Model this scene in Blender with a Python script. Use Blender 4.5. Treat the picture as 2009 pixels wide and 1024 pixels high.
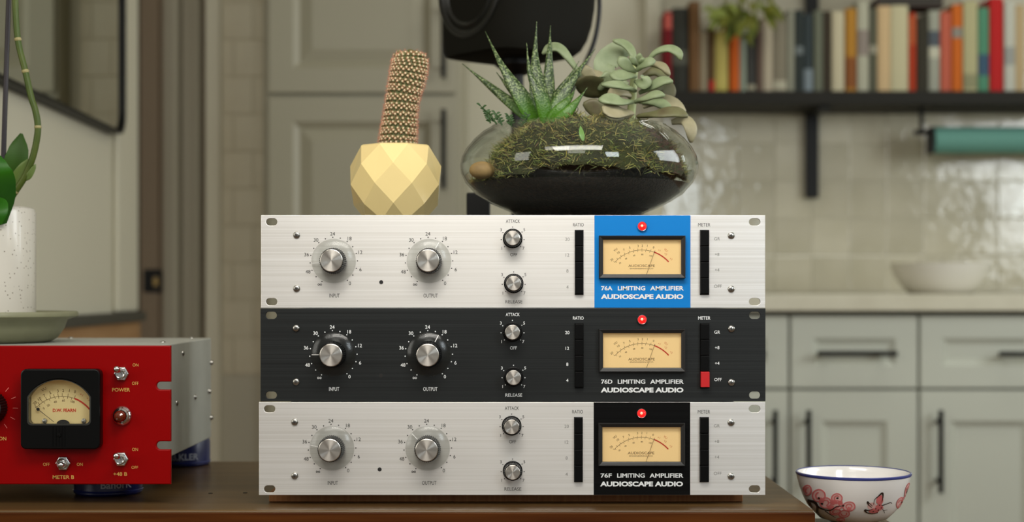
import bpy, bmesh, math, random
from mathutils import Vector, Matrix, noise as mnoise

rnd = random.Random(7)
PI = math.pi
for o in list(bpy.data.objects):
    bpy.data.objects.remove(o)
SC = bpy.context.scene
COL = SC.collection

# ------------------------------------------------------------------ camera
F = 3090.0            # focal length in pixels of the 2009 wide frame
HY = 573.0            # horizon row
EYE = 0.925           # camera height
cam_d = bpy.data.cameras.new('camera')
cam = bpy.data.objects.new('camera', cam_d)
COL.objects.link(cam)
cam.location = (0, 0, EYE)
cam.rotation_euler = (PI / 2, 0, 0)
cam_d.sensor_width = 36.0
cam_d.lens = F / 2009.0 * 36.0
cam_d.shift_y = -(HY - 512.0) / 2009.0 * -1.0
cam_d.clip_start = 0.05
cam_d.dof.use_dof = True
cam_d.dof.focus_distance = 1.497
cam_d.dof.aperture_fstop = 4.7
cam_d.dof.aperture_blades = 0
SC.camera = cam

# ------------------------------------------------------------------ world, lights, exposure
SC.view_settings.view_transform = 'Standard'
SC.view_settings.look = 'None'
SC.view_settings.gamma = 1.0
SC.view_settings.use_curve_mapping = False
SC.view_settings.exposure = 0.0
SC.cycles.use_denoising = True
SC.cycles.max_bounces = 10
SC.cycles.transparent_max_bounces = 16
SC.cycles.caustics_reflective = False
SC.cycles.caustics_refractive = False
SC.cycles.sample_clamp_indirect = 4.0

world = bpy.data.worlds.new('world')
SC.world = world
world.use_nodes = True
world.node_tree.nodes['Background'].inputs[0].default_value = (1.0, 0.97, 0.90, 1)
world.node_tree.nodes['Background'].inputs[1].default_value = 0.27


def area(name, loc, target, sx, sy, power, col, spread=PI):
    d = bpy.data.lights.new(name, 'AREA')
    d.shape = 'RECTANGLE'
    d.size, d.size_y = sx, sy
    d.energy = power
    d.color = col
    d.spread = spread
    o = bpy.data.objects.new(name, d)
    COL.objects.link(o)
    o.location = loc
    v = Vector(target) - Vector(loc)
    o.rotation_euler = v.to_track_quat('-Z', 'Y').to_euler()
    return o


area('added_key_light', (0.02, 0.98, 1.54), (0.0, 1.5, 0.92), 0.6, 0.22, 5.4, (1.0, 0.96, 0.89))  # unseen key light added above the stack for the panels' top-to-bottom fall-off
area('added_soft_fill', (-0.7, 0.1, 2.4), (-0.4, 2.0, 0.95), 0.8, 0.5, 7, (1.0, 0.97, 0.90))  # added soft fill from overhead for the pots, no fixture
area('added_front_fill', (-0.2, -1.3, 2.5), (-0.3, 4.4, 1.1), 0.9, 0.9, 9, (1.0, 0.98, 0.90))  # front fill added behind the camera to lift the tile strip and jamb
area('added_highlight_light', (0.85, 0.22, 1.45), (0.15, 1.55, 0.9), 0.35, 0.5, 6, (0.86, 0.95, 1.0))  # cool light added right of the camera for the knob skirt highlights
area('window_daylight', (2.2, 1.75, 1.55), (0.0, 1.75, 1.1), 1.1, 1.1, 30, (0.93, 0.98, 1.0))
area('added_left_fill', (-2.2, 0.5, 1.5), (0.2, 4.4, 1.2), 1.2, 1.3, 20, (1.0, 0.98, 0.90))  # unseen fill added at the left to brighten the jamb and pantry
area('kitchen_ceiling_lamp', (1.2, 3.2, 2.6), (1.4, 4.2, 0.9), 0.8, 0.5, 7, (1.0, 1.0, 0.92))
area('kitchen_window_daylight', (2.25, 2.75, 1.45), (1.1, 4.3, 1.15), 0.4, 0.5, 9, (0.88, 0.97, 1.0))


# ------------------------------------------------------------------ helpers
def srgb(c):
    out = []
    for v in c:
        v = v / 255.0
        out.append(v / 12.92 if v <= 0.04045 else ((v + 0.055) / 1.055) ** 2.4)
    return (out[0], out[1], out[2], 1.0)


def P(px, py, d):
    """world point seen at pixel (px, py) of the photograph at depth d"""
    return Vector(((px - 1004.5) / F * d, d, EYE - (py - HY) / F * d))


MATS = {}


def mat(name, col, rough=0.5, metal=0.0, spec=0.5, emit=None, estr=0.0, coat=0.0, noise=None, bump=None, aniso=0.0, tangent=None, sss=0.0):
    """procedural Principled material; col is sRGB 0-255.
    noise = (scale xyz, amount, second colour), bump = (scale xyz, strength, distance)"""
    m = bpy.data.materials.new(name)
    m.use_nodes = True
    nt = m.node_tree
    b = nt.nodes['Principled BSDF']
    b.inputs['Base Color'].default_value = srgb(col)
    b.inputs['Roughness'].default_value = rough
    b.inputs['Metallic'].default_value = metal
    b.inputs['Specular IOR Level'].default_value = spec
    if coat:
        b.inputs['Coat Weight'].default_value = coat
        b.inputs['Coat Roughness'].default_value = 0.08
    if emit:
        b.inputs['Emission Color'].default_value = srgb(emit)
        b.inputs['Emission Strength'].default_value = estr
    if aniso:
        b.inputs['Anisotropic'].default_value = aniso
        if tangent == 'vertical':                      # brushed along x: highlights spread up and down
            tn = nt.nodes.new('ShaderNodeCombineXYZ')
            tn.inputs[2].default_value = 1.0
        else:
            tn = nt.nodes.new('ShaderNodeTangent')
            tn.direction_type = 'RADIAL'
            tn.axis = tangent or 'Z'
        nt.links.new(tn.outputs[0], b.inputs['Tangent'])
    if noise or bump:
        tc = nt.nodes.new('ShaderNodeTexCoord')
    if noise:
        mp = nt.nodes.new('ShaderNodeMapping')
        mp.inputs['Scale'].default_value = noise[0]
        nz = nt.nodes.new('ShaderNodeTexNoise')
        nz.inputs['Scale'].default_value = 1.0
        nz.inputs['Detail'].default_value = 5.0
        rp = nt.nodes.new('ShaderNodeValToRGB')
        lo, hi = noise[1]
        rp.color_ramp.elements[0].position = lo
        rp.color_ramp.elements[1].position = hi
        rp.color_ramp.elements[0].color = srgb(col)
        rp.color_ramp.elements[1].color = srgb(noise[2])
        nt.links.new(tc.outputs['Object'], mp.inputs[0])
        nt.links.new(mp.outputs[0], nz.inputs['Vector'])
        nt.links.new(nz.outputs[0], rp.inputs[0])
        nt.links.new(rp.outputs[0], b.inputs['Base Color'])
    if bump:
        mp = nt.nodes.new('ShaderNodeMapping')
        mp.inputs['Scale'].default_value = bump[0]
        nz = nt.nodes.new('ShaderNodeTexNoise')
        nz.inputs['Scale'].default_value = 1.0
        nz.inputs['Detail'].default_value = 3.0
        bp = nt.nodes.new('ShaderNodeBump')
        bp.inputs['Strength'].default_value = bump[1]
        bp.inputs['Distance'].default_value = bump[2]
        nt.links.new(tc.outputs['Object'], mp.inputs[0])
        nt.links.new(mp.outputs[0], nz.inputs['Vector'])
        nt.links.new(nz.outputs[0], bp.inputs['Height'])
        nt.links.new(bp.outputs[0], b.inputs['Normal'])
    MATS[name] = m
    return m


def clear_mat(name, tint, ior=1.45, rough=0.02, gain=1.0):
    """thin clear glass or acrylic: transparent with Fresnel reflection"""
    m = bpy.data.materials.new(name)
    m.use_nodes = True
    nt = m.node_tree
    nt.nodes.remove(nt.nodes['Principled BSDF'])
    out = nt.nodes['Material Output']
    tr = nt.nodes.new('ShaderNodeBsdfTransparent')
    tr.inputs[0].default_value = srgb(tint)
    gl = nt.nodes.new('ShaderNodeBsdfGlossy')
    gl.inputs['Roughness'].default_value = rough
    # Schlick reflectance, the same from both sides of the thin wall
    f0 = ((ior - 1) / (ior + 1)) ** 2
    fr = nt.nodes.new('ShaderNodeLayerWeight')
    fr.inputs[0].default_value = 0.5
    pw = nt.nodes.new('ShaderNodeMath')
    pw.operation = 'POWER'
    pw.inputs[1].default_value = 5.0
    mu = nt.nodes.new('ShaderNodeMath')
    mu.operation = 'MULTIPLY_ADD'
    mu.inputs[1].default_value = (1 - f0) * gain
    mu.inputs[2].default_value = f0 * gain
    mx = nt.nodes.new('ShaderNodeMixShader')
    nt.links.new(fr.outputs['Facing'], pw.inputs[0])
    nt.links.new(pw.outputs[0], mu.inputs[0])
    nt.links.new(mu.outputs[0], mx.inputs[0])
    nt.links.new(tr.outputs[0], mx.inputs[1])
    nt.links.new(gl.outputs[0], mx.inputs[2])
    nt.links.new(mx.outputs[0], out.inputs[0])
    MATS[name] = m
    return m


class MB:
    def __init__(self):
        self.v = []
        self.f = []

    def add(self, vs, fs):
        n = len(self.v)
        self.v += [tuple(p) for p in vs]
        self.f += [tuple(i + n for i in f) for f in fs]
        return self

    def box(self, x0, x1, y0, y1, z0, z1):
        vs = [(x0, y0, z0), (x1, y0, z0), (x1, y1, z0), (x0, y1, z0), (x0, y0, z1), (x1, y0, z1), (x1, y1, z1), (x0, y1, z1)]
        return self.add(vs, [(0, 3, 2, 1), (4, 5, 6, 7), (0, 1, 5, 4), (1, 2, 6, 5), (2, 3, 7, 6), (3, 0, 4, 7)])

    def lathe(self, prof, seg=32, axis='Z', c=(0, 0, 0), close=False, caps=True):
        """prof = [(radius, height)], height along +Z or along -Y (towards the viewer)"""
        vs, fs = [], []
        n = len(prof)
        for r, h in prof:
            for k in range(seg):
                a = 2 * PI * k / seg
                x, y = r * math.cos(a), r * math.sin(a)
                if axis == 'Z':
                    vs.append((c[0] + x, c[1] + y, c[2] + h))
                else:
                    vs.append((c[0] + x, c[1] - h, c[2] + y))
        for i in range(n - 1 if not close else n):
            j = (i + 1) % n
            for k in range(seg):
                k2 = (k + 1) % seg
                fs.append((i * seg + k, i * seg + k2, j * seg + k2, j * seg + k))
        if caps and not close:
            if prof[0][0] > 1e-7:
                fs.append(tuple(reversed(range(seg))))
            if prof[-1][0] > 1e-7:
                fs.append(tuple((n - 1) * seg + k for k in range(seg)))
        return self.add(vs, fs)

    def tube(self, pts, rad, seg=8, caps=True):
        pts = [Vector(p) for p in pts]
        n = len(pts)
        R = rad if isinstance(rad, (list, tuple)) else [rad] * n
        vs, fs = [], []
        up = Vector((0.13, 0.31, 0.94))
        prev = None
        for i, p in enumerate(pts):
            t = (pts[min(i + 1, n - 1)] - pts[max(i - 1, 0)]).normalized()
            if prev is None:
                a = t.cross(up)
                if a.length < 1e-4:
                    a = t.cross(Vector((1, 0, 0)))
            else:
                a = prev - t * prev.dot(t)
            a.normalize()
            prev = a
            b = t.cross(a)
            for k in range(seg):
                ang = 2 * PI * k / seg
                vs.append(p + (a * math.cos(ang) + b * math.sin(ang)) * R[i])
        for i in range(n - 1):
            for k in range(seg):
                k2 = (k + 1) % seg
                fs.append((i * seg + k, i * seg + k2, (i + 1) * seg + k2, (i + 1) * seg + k))
        if caps:
            fs.append(tuple(reversed(range(seg))))
            fs.append(tuple((n - 1) * seg + k for k in range(seg)))
        return self.add(vs, fs)

    def blob(self, c, rx, ry, rz, seg=10, rings=6):
        vs, fs = [], []
        for i in range(1, rings):
            th = PI * i / rings
            for k in range(seg):
                a = 2 * PI * k / seg
                vs.append((c[0] + rx * math.sin(th) * math.cos(a), c[1] + ry * math.sin(th) * math.sin(a), c[2] + rz * math.cos(th)))
        top = len(vs)
        vs.append((c[0], c[1], c[2] + rz))
        vs.append((c[0], c[1], c[2] - rz))
        for i in range(rings - 2):
            for k in range(seg):
                k2 = (k + 1) % seg
                fs.append((i * seg + k, (i + 1) * seg + k, (i + 1) * seg + k2, i * seg + k2))
        for k in range(seg):
            k2 = (k + 1) % seg
            fs.append((top, k, k2))
            fs.append((top + 1, (rings - 2) * seg + k2, (rings - 2) * seg + k))
        return self.add(vs, fs)

    def mesh(self, name):
        me = bpy.data.meshes.new(name)
        me.from_pydata(self.v, [], self.f)
        me.update()
        return me


def obj(name, mb, material=None, parent=None, loc=None, smooth=None, bevel=None, recalc=True, rot=None):
    me = mb.mesh(name) if isinstance(mb, MB) else mb
    if recalc:
        bm = bmesh.new()
        bm.from_mesh(me)
        bmesh.ops.recalc_face_normals(bm, faces=bm.faces)
        bm.to_mesh(me)
        bm.free()
    if material and not me.materials:
        me.materials.append(material)
    if smooth is not None:
        for p in me.polygons:
            p.use_smooth = True
        if smooth < 179:
            me.set_sharp_from_angle(angle=math.radians(smooth))
    o = bpy.data.objects.new(name, me)
    COL.objects.link(o)
    if parent:
        o.parent = parent
    if loc is not None:
        o.location = loc
    if rot is not None:
        o.rotation_euler = rot
    if bevel:
        md = o.modifiers.new('bevel', 'BEVEL')
        md.width = bevel[0]
        md.segments = bevel[1]
        md.limit_method = 'ANGLE'
        md.angle_limit = math.radians(35)
        if smooth is None:
            for p in me.polygons:
                p.use_smooth = True
            md.harden_normals = True
    return o


def tag(o, label=None, cat=None, group=None, kind=None):
    if label:
        o['label'] = label
    if cat:
        o['category'] = cat
    if group:
        o['group'] = group
    if kind:
        o['kind'] = kind
    return o


def thing(name, label, cat, loc=(0, 0, 0), rotz=0.0, group=None):
    o = bpy.data.objects.new(name, None)
    COL.objects.link(o)
    o.empty_display_size = 0.05
    o.location = loc
    o.rotation_euler = (0, 0, rotz)
    return tag(o, label, cat, group)


def struct(name, mb, material, **kw):
    return tag(obj(name, mb, material, **kw), kind='structure')


def copy_part(o, parent, loc=None):
    c = o.copy()
    COL.objects.link(c)
    c.parent = parent
    if loc is not None:
        c.location = loc
    return c


def copy_tree(o, parent, loc=None):
    c = copy_part(o, parent, loc)
    for ch in list(o.children):
        copy_tree(ch, c)
    return c


def curve_mesh(outlines, half, bevel=0.0):
    cu = bpy.data.curves.new('outline', 'CURVE')
    cu.dimensions = '2D'
    cu.fill_mode = 'BOTH'
    cu.extrude = max(half - bevel, 0.0)
    cu.bevel_depth = bevel
    cu.bevel_resolution = 1
    cu.offset = -bevel
    for pts in outlines:
        s = cu.splines.new('POLY')
        s.points.add(len(pts) - 1)
        for i, p in enumerate(pts):
            s.points[i].co = (p[0], p[1], 0, 1)
        s.use_cyclic_u = True
    tmp = bpy.data.objects.new('tmp', cu)
    me = tmp.to_mesh()
    vs = [tuple(v.co) for v in me.vertices]
    fs = [tuple(p.vertices) for p in me.polygons]
    tmp.to_mesh_clear()
    bpy.data.objects.remove(tmp)
    bpy.data.curves.remove(cu)
    return vs, fs


def plate(outlines, y0, y1, bevel=0.0):
    """flat plate with holes: outlines in x,z; front face at y0, back at y1"""
    vs, fs = curve_mesh(outlines, abs(y1 - y0) / 2, bevel)
    mid = (y0 + y1) / 2
    return MB().add([(x, mid - z, y) for x, y, z in vs], fs)


def rrect(x0, x1, z0, z1, r, n=5):
    pts = []
    for cx, cz, a0 in ((x1 - r, z1 - r, 0), (x0 + r, z1 - r, PI / 2), (x0 + r, z0 + r, PI), (x1 - r, z0 + r, 1.5 * PI)):
        for k in range(n + 1):
            a = a0 + PI / 2 * k / n
            pts.append((cx + r * math.cos(a), cz + r * math.sin(a)))
    return pts


TXT = {}


def glyphs(s, bold):
    key = (s, bold)
    if key not in TXT:
        cu = bpy.data.curves.new('txt', 'FONT')
        cu.body = s
        cu.size = 1.0
        cu.resolution_u = 3
        cu.offset = bold
        tmp = bpy.data.objects.new('txt', cu)
        me = tmp.to_mesh()
        vs = [(v.co.x, v.co.y) for v in me.vertices]
        fs = [tuple(p.vertices) for p in me.polygons]
        tmp.to_mesh_clear()
        bpy.data.objects.remove(tmp)
        bpy.data.curves.remove(cu)
        x0, x1 = min(v[0] for v in vs), max(v[0] for v in vs)
        z0, z1 = min(v[1] for v in vs), max(v[1] for v in vs)
        TXT[key] = ([((v[0] - (x0 + x1) / 2), (v[1] - (z0 + z1) / 2)) for v in vs], fs, x1 - x0, z1 - z0)
    return TXT[key]


def text(mb, s, cx, cz, h, w=None, bold=0.0, y=0.0, rot=0.0):
    vs, fs, tw, th = glyphs(s, bold)
    sz = h / th
    sx = (w / tw) if w else sz
    c, n = math.cos(rot), math.sin(rot)
    out = []
    for a, b in vs:
        a, b = a * sx, b * sz
        out.append((cx + a * c - b * n, y, cz + a * n + b * c))
    mb.add(out, fs)
    return mb


def disc(mb, cx, cz, r, y=0.0, seg=10):
    mb.add([(cx + r * math.cos(2 * PI * k / seg), y, cz + r * math.sin(2 * PI * k / seg)) for k in range(seg)], [tuple(range(seg))])


def stroke(mb, pts, w, y=0.0):
    """flat ribbon through x,z points facing the viewer"""
    n = len(pts)
    vs = []
    for i, p in enumerate(pts):
        a, b = pts[max(i - 1, 0)], pts[min(i + 1, n - 1)]
        dx, dz = b[0] - a[0], b[1] - a[1]
        L = math.hypot(dx, dz) or 1
        ox, oz = -dz / L * w / 2, dx / L * w / 2
        vs += [(p[0] + ox, y, p[1] + oz), (p[0] - ox, y, p[1] - oz)]
    mb.add(vs, [(2 * i, 2 * i + 1, 2 * i + 3, 2 * i + 2) for i in range(n - 1)])


def smooth_path(pts, n):
    """Catmull-Rom through pts, n samples"""
    pts = [Vector(p) for p in pts]
    q = [2 * pts[0] - pts[1]] + pts + [2 * pts[-1] - pts[-2]]
    m = len(pts) - 1
    out = []
    for i in range(n):
        t = i / (n - 1) * m
        k = min(int(t), m - 1)
        u = t - k
        a, b, c, d = q[k], q[k + 1], q[k + 2], q[k + 3]
        out.append(0.5 * ((2 * b) + (c - a) * u + (2 * a - 5 * b + 4 * c - d) * u * u + (3 * b - a - 3 * c + d) * u ** 3))
    return out


def lerp_list(vals, t):
    m = len(vals) - 1
    x = t * m
    k = min(int(x), m - 1)
    return vals[k] + (vals[k + 1] - vals[k]) * (x - k)


def leaf(pts, widths, thick, facing, cup=0.0, n=14, seg=10):
    """thick succulent leaf: spine points base to tip, half widths, face direction, cupping"""
    path = smooth_path(pts, n)
    vs, fs = [], []
    facing = Vector(facing)
    for i, p in enumerate(path):
        t = (path[min(i + 1, n - 1)] - path[max(i - 1, 0)]).normalized()
        b = t.cross(facing)
        if b.length < 1e-3:
            b = t.cross(Vector((1, 0, 0.2)))
        b.normalize()
        nn = b.cross(t).normalized()
        w = lerp_list(widths, i / (n - 1))
        th = thick * min(1.0, w / (max(widths) * 0.55) + 0.12) if isinstance(thick, float) else lerp_list(thick, i / (n - 1))
        for k in range(seg):
            a = 2 * PI * k / seg
            x, z = math.cos(a) * w, math.sin(a) * th
            z += cup * (x * x) / (max(widths) or 1)
            vs.append(p + b * x + nn * z)
    for i in range(n - 1):
        for k in range(seg):
            k2 = (k + 1) % seg
            fs.append((i * seg + k, i * seg + k2, (i + 1) * seg + k2, (i + 1) * seg + k))
    fs.append(tuple(reversed(range(seg))))
    fs.append(tuple((n - 1) * seg + k for k in range(seg)))
    return MB().add(vs, fs)


# ------------------------------------------------------------------ materials
brush = dict(noise=((3, 3, 700), (0.30, 0.72), (228, 225, 219)), bump=((6, 6, 1600), 0.06, 0.0004))
M_silver = mat('brushed_silver', (248, 246, 243), 0.42, 0.80, aniso=0.55, tangent='vertical', **brush)
M_black_panel = mat('brushed_black', (25, 27, 27), 0.40, 0.3, noise=((3, 3, 900), (0.3, 0.75), (42, 45, 45)), bump=((6, 6, 1600), 0.10, 0.0004))
M_blue = mat('blue_enamel', (2, 124, 204), 0.5, spec=0.25)
M_black_gloss = mat('black_lacquer', (5, 5, 5), 0.4, spec=0.15, noise=((3, 3, 700), (0.4, 0.8), (16, 16, 16)))
M_steel = mat('grey_steel', (120, 120, 116), 0.5, 0.5)
M_cap = mat('turned_aluminium', (218, 213, 205), 0.34, 1.0, aniso=0.9, tangent='Y')
M_cap.node_tree.nodes['Principled BSDF'].inputs['Anisotropic Rotation'].default_value = 0.25
M_knob = mat('black_knob', (8, 8, 8), 0.4, spec=0.2)
M_chrome = mat('chrome', (225, 225, 225), 0.16, 1.0)
M_screw = mat('screw_steel', (180, 178, 172), 0.28, 1.0)
M_recess = mat('screw_recess', (30, 28, 26), 0.6)
M_button = mat('black_button', (7, 7, 7), 0.4, spec=0.15)
M_redbutton = mat('red_button', (200, 30, 34), 0.4)
M_bezel = mat('meter_bezel_black', (27, 26, 25), 0.45)
M_print_dark = mat('dark_print', (62, 60, 57), 0.6)
M_print_grey = mat('grey_print', (140, 138, 132), 0.6)
M_print_white = mat('white_print', (232, 234, 234), 0.6)
M_acrylic = clear_mat('clear_acrylic', (234, 235, 233), 1.49, 0.20, 0.9)
M_pointer = mat('pointer_line', (215, 215, 212), 0.5)
M_dial = mat('lit_meter_dial', (238, 206, 150), 0.7, emit=(238, 190, 124), estr=0.25)
M_meter_ink = mat('meter_ink', (96, 68, 40), 0.7)
M_meter_red = mat('meter_red', (205, 52, 30), 0.6)
M_meter_pink = mat('meter_pale_red', (214, 120, 80), 0.6)
M_led = mat('red_lamp', (235, 30, 30), 0.2, emit=(255, 32, 28), estr=0.9)
M_ledcore = mat('red_lamp_core', (255, 190, 170), 0.3, emit=(255, 150, 110), estr=1.0)
M_glass = clear_mat('clear_glass', (247, 249, 247), 1.45, 0.0, 1.0)
M_meterglass = clear_mat('meter_glass', (250, 250, 248), 1.35, 0.03, 0.5)


def wood_mat(name, c1, c2, rough, coat, scale=(2.5, 40, 40), spec=0.4):
    m = mat(name, c1, rough, 0.0, spec, coat=coat, noise=(scale, (0.32, 0.70), c2), bump=((4, 160, 160), 0.15, 0.0006))
    return m


M_table = wood_mat('dark_walnut', (70, 48, 24), (98, 74, 42), 0.38, 0.10)
M_apron = wood_mat('dark_walnut_edge', (62, 27, 4), (92, 50, 14), 0.5, 0.0, (5, 60, 120), 0.12)
M_board = wood_mat('brown_board', (136, 86, 46), (164, 112, 66), 0.55, 0.0, (220, 10, 10))
M_woodpale = wood_mat('pale_oak', (170, 132, 90), (146, 108, 68), 0.6, 0.0)

M_red = mat('red_enamel', (142, 0, 1), 0.34, spec=0.15, bump=((900, 900, 900), 0.05, 0.0002))
M_grey_chassis = mat('grey_chassis', (184, 185, 176), 0.5, 0.1, noise=((30, 30, 30), (0.3, 0.7), (174, 175, 166)))
M_gold_print = mat('gold_print', (214, 170, 84), 0.6)
M_pale_print = mat('pale_red_print', (232, 120, 110), 0.6)
M_meter_black = mat('black_bakelite', (7, 7, 7), 0.30, spec=0.2)
M_bowlmeter_rim = mat('meter_window_rim', (70, 70, 66), 0.25, 0.6)
M_dial_cream = mat('lit_cream_dial', (214, 200, 150), 0.7, emit=(235, 170, 80), estr=0.10)
M_amber = mat('amber_jewel', (96, 34, 14), 0.08, coat=1.0)
M_blue_tin = mat('navy_tin', (28, 36, 92), 0.3)

M_paint_white = mat('warm_white_paint', (210, 205, 184), 0.55, bump=((25, 25, 25), 0.02, 0.002))
M_hall = mat('hall_paint', (150, 142, 124), 0.6)
M_jamb = mat('jamb_paint', (190, 183, 162), 0.5)
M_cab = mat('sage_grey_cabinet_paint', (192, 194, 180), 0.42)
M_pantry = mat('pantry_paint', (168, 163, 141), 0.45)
M_cab_dark = mat('cabinet_carcass', (120, 120, 108), 0.6)
M_counter = mat('cream_stone', (206, 201, 180), 0.3, noise=((9, 9, 9), (0.35, 0.75), (192, 186, 164)))
M_handle = mat('matt_black_metal', (13, 13, 12), 0.5, spec=0.25)
M_shelf = mat('black_stained_wood', (30, 28, 22), 0.6, spec=0.2)
M_tile = mat('glazed_tile', (204, 198, 178), 0.10, coat=0.4, noise=((7, 7, 7), (0.3, 0.7), (188, 182, 162)), bump=((16, 16, 16), 0.55, 0.006))
M_grout = mat('grout', (176, 170, 152), 0.8)
M_floor = wood_mat('floor_oak', (120, 92, 66), (98, 72, 50), 0.5, 0.0)
M_ceiling = mat('ceiling_paint', (225, 220, 208), 0.7)
M_darkledge = mat('dark_stone', (58, 58, 52), 0.4)
M_mirror = mat('mirror_silver', (206, 210, 200), 0.02, 1.0)
M_teal = mat('teal_cloth', (92, 142, 130), 0.75)
M_ceramic = mat('white_ceramic', (226, 222, 212), 0.2, coat=0.3)

# ------------------------------------------------------------------ room
struct('floor', MB().box(-2.4, 2.4, -2.0, 4.6, -0.05, 0.0), M_floor)
struct('ceiling', MB().box(-2.4, 2.4, -2.0, 4.6, 2.75, 2.80), M_ceiling)
BW = 4.42                                             # face of the far wall
wall_back = struct('wall_back', MB().box(-2.4, 2.4, BW, BW + 0.12, 0, 2.75), M_paint_white)
struct('wall_right', MB().box(2.3, 2.4, -2.0, BW, 0, 2.75), M_paint_white)
# wall along the left of the view, slightly turned, ending at a doorway
LWA = math.atan2(1.0, -0.032)
LW0 = Vector((-0.87, 3.6, 0))
wl = struct('wall_left', MB().box(-1.25, 0.0, 0.0, 0.16, 0, 2.75), M_paint_white, loc=LW0, rot=(0, 0, LWA))
struct('trim_1', MB().box(-0.20, 0.012, -0.014, -0.0005, 0.8815, 2.6), M_paint_white, loc=LW0, rot=(0, 0, LWA), bevel=(0.005, 2))
struct('trim_2', MB().box(-1.25, 0.02, -0.03, -0.0005, 0.859, 0.881), M_darkledge, loc=LW0, rot=(0, 0, LWA), bevel=(0.002, 2))
struct('trim_3', MB().box(-1.25, 0.0, -0.02, -0.0005, 0.10, 0.8585), M_woodpale, loc=LW0, rot=(0, 0, LWA))
struct('wall_hall', MB().box(-2.4, -2.3, -2.0, BW, 0, 2.75), M_hall)
# far jamb of the doorway, with its stop and strike plate
JD = 4.30
xj = lambda px, d=JD: (px - 1004.5) / F * d
M_jamb2 = mat('jamb_board_paint', (158, 138, 112), 0.5)
dj = struct('door_1', MB().box(xj(256), xj(401), JD + 0.012, BW - 0.001, 0, 2.2), M_jamb2)
obj('gap_shade_strip', MB().box(xj(256), xj(272), JD + 0.002, JD + 0.0118, 0, 2.15), mat('painted_gap_shade', (40, 36, 22), 0.8), dj)  # dark strip whose colour stands in for the shade of the door gap
obj('jamb_board', MB().box(xj(274), xj(312), JD, JD + 0.0118, 0, 2.15), M_jamb2, dj, bevel=(0.002, 2))
obj('jamb_board', MB().box(xj(321), xj(356), JD - 0.004, JD + 0.0118, 0, 2.15), M_jamb, dj, bevel=(0.002, 2))
obj('door_stop', MB().box(xj(340), xj(353), JD - 0.020, JD - 0.0042, 0, 2.15), M_paint_white, dj, bevel=(0.004, 2))
obj('jamb_board', MB().box(xj(357), xj(396), JD - 0.001, JD + 0.0118, 0, 2.15), M_jamb, dj, bevel=(0.002, 2))
obj('door_bead', MB().box(xj(384), xj(394), JD - 0.012, JD - 0.0012, 0, 2.15), M_paint_white, dj, bevel=(0.004, 2))
sp = obj('strike_plate', plate([rrect(xj(282), xj(317), P(0, 574, JD).z, P(0, 528, JD).z, 0.006), rrect(xj(300), xj(311), P(0, 562, JD).z, P(0, 542, JD).z, 0.002)], JD - 0.004, JD - 0.0003), M_handle, dj)
obj('latch_bolt', MB().box(xj(302), xj(310), JD - 0.003, JD - 0.0003, P(0, 560, JD).z, P(0, 546, JD).z), mat('brass', (120, 100, 58), 0.35, 0.9), sp)
PD = 4.0                                              # tiled return of the wall beside the doorway
struct('wall_return', MB().box(xj(404, PD), -0.6035, PD, BW - 0.001, 0, 2.75), M_paint_white)
struct('trim_4', MB().box(xj(404, PD), xj(434, PD), PD - 0.014, PD - 0.0005, 0, 2.3), mat('casing_paint', (236, 231, 208), 0.45), bevel=(0.004, 2))
struct('trim_5', MB().box(xj(1266, 4.38), xj(1297, 4.38), 4.385, BW - 0.001, 0.92, 2.6), M_paint_white, bevel=(0.004, 2))

# tiles of the far wall: one shared mesh, each a part of its own
TP = 0.1045


def tile_mesh():
    mb = MB()
    h, q, t = TP / 2 - 0.0005, TP / 2 - 0.003, 0.0030
    vs = [(-h, 0, -h), (h, 0, -h), (h, 0, h), (-h, 0, h), (-h, -t * .6, -h), (h, -t * .6, -h), (h, -t * .6, h), (-h, -t * .6, h), (-q, -t, -q), (q, -t, -q), (q, -t, q), (-q, -t, q)]
    fs = [(0, 1, 5, 4), (1, 2, 6, 5), (2, 3, 7, 6), (3, 0, 4, 7), (4, 5, 9, 8), (5, 6, 10, 9), (6, 7, 11, 10), (7, 4, 8, 11), (8, 9, 10, 11)]
    return mb.add(vs, fs)


def tile_colour(k):
    c = 204 + rnd.uniform(-9, 7)
    return mat('glazed_tile', (c, c - 6, c - 26), 0.10, coat=0.3, noise=((7, 7, 7), (0.3, 0.7), (c - 14, c - 20, c - 42)), bump=((17 + k, 17, 17), 0.5, 0.006))


TILE_MATS = [tile_colour(k) for k in range(4)]
tile_me = []
for m_ in TILE_MATS:
    me = tile_mesh().mesh('tile')
    me.materials.append(m_)
    bm = bmesh.new(); bm.from_mesh(me); bmesh.ops.recalc_face_normals(bm, faces=bm.faces); bm.to_mesh(me); bm.free()
    tile_me.append(me)


def tile_at(x, z):
    o = bpy.data.objects.new('tile', rnd.choice(tile_me))
    COL.objects.link(o)
    o.parent = wall_back
    o.location = (x, BW - 0.0005, z)
    o.rotation_euler = (rnd.uniform(-.012, .012), rnd.choice((0, PI / 2, PI, -PI / 2)), rnd.uniform(-.012, .012))


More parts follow.
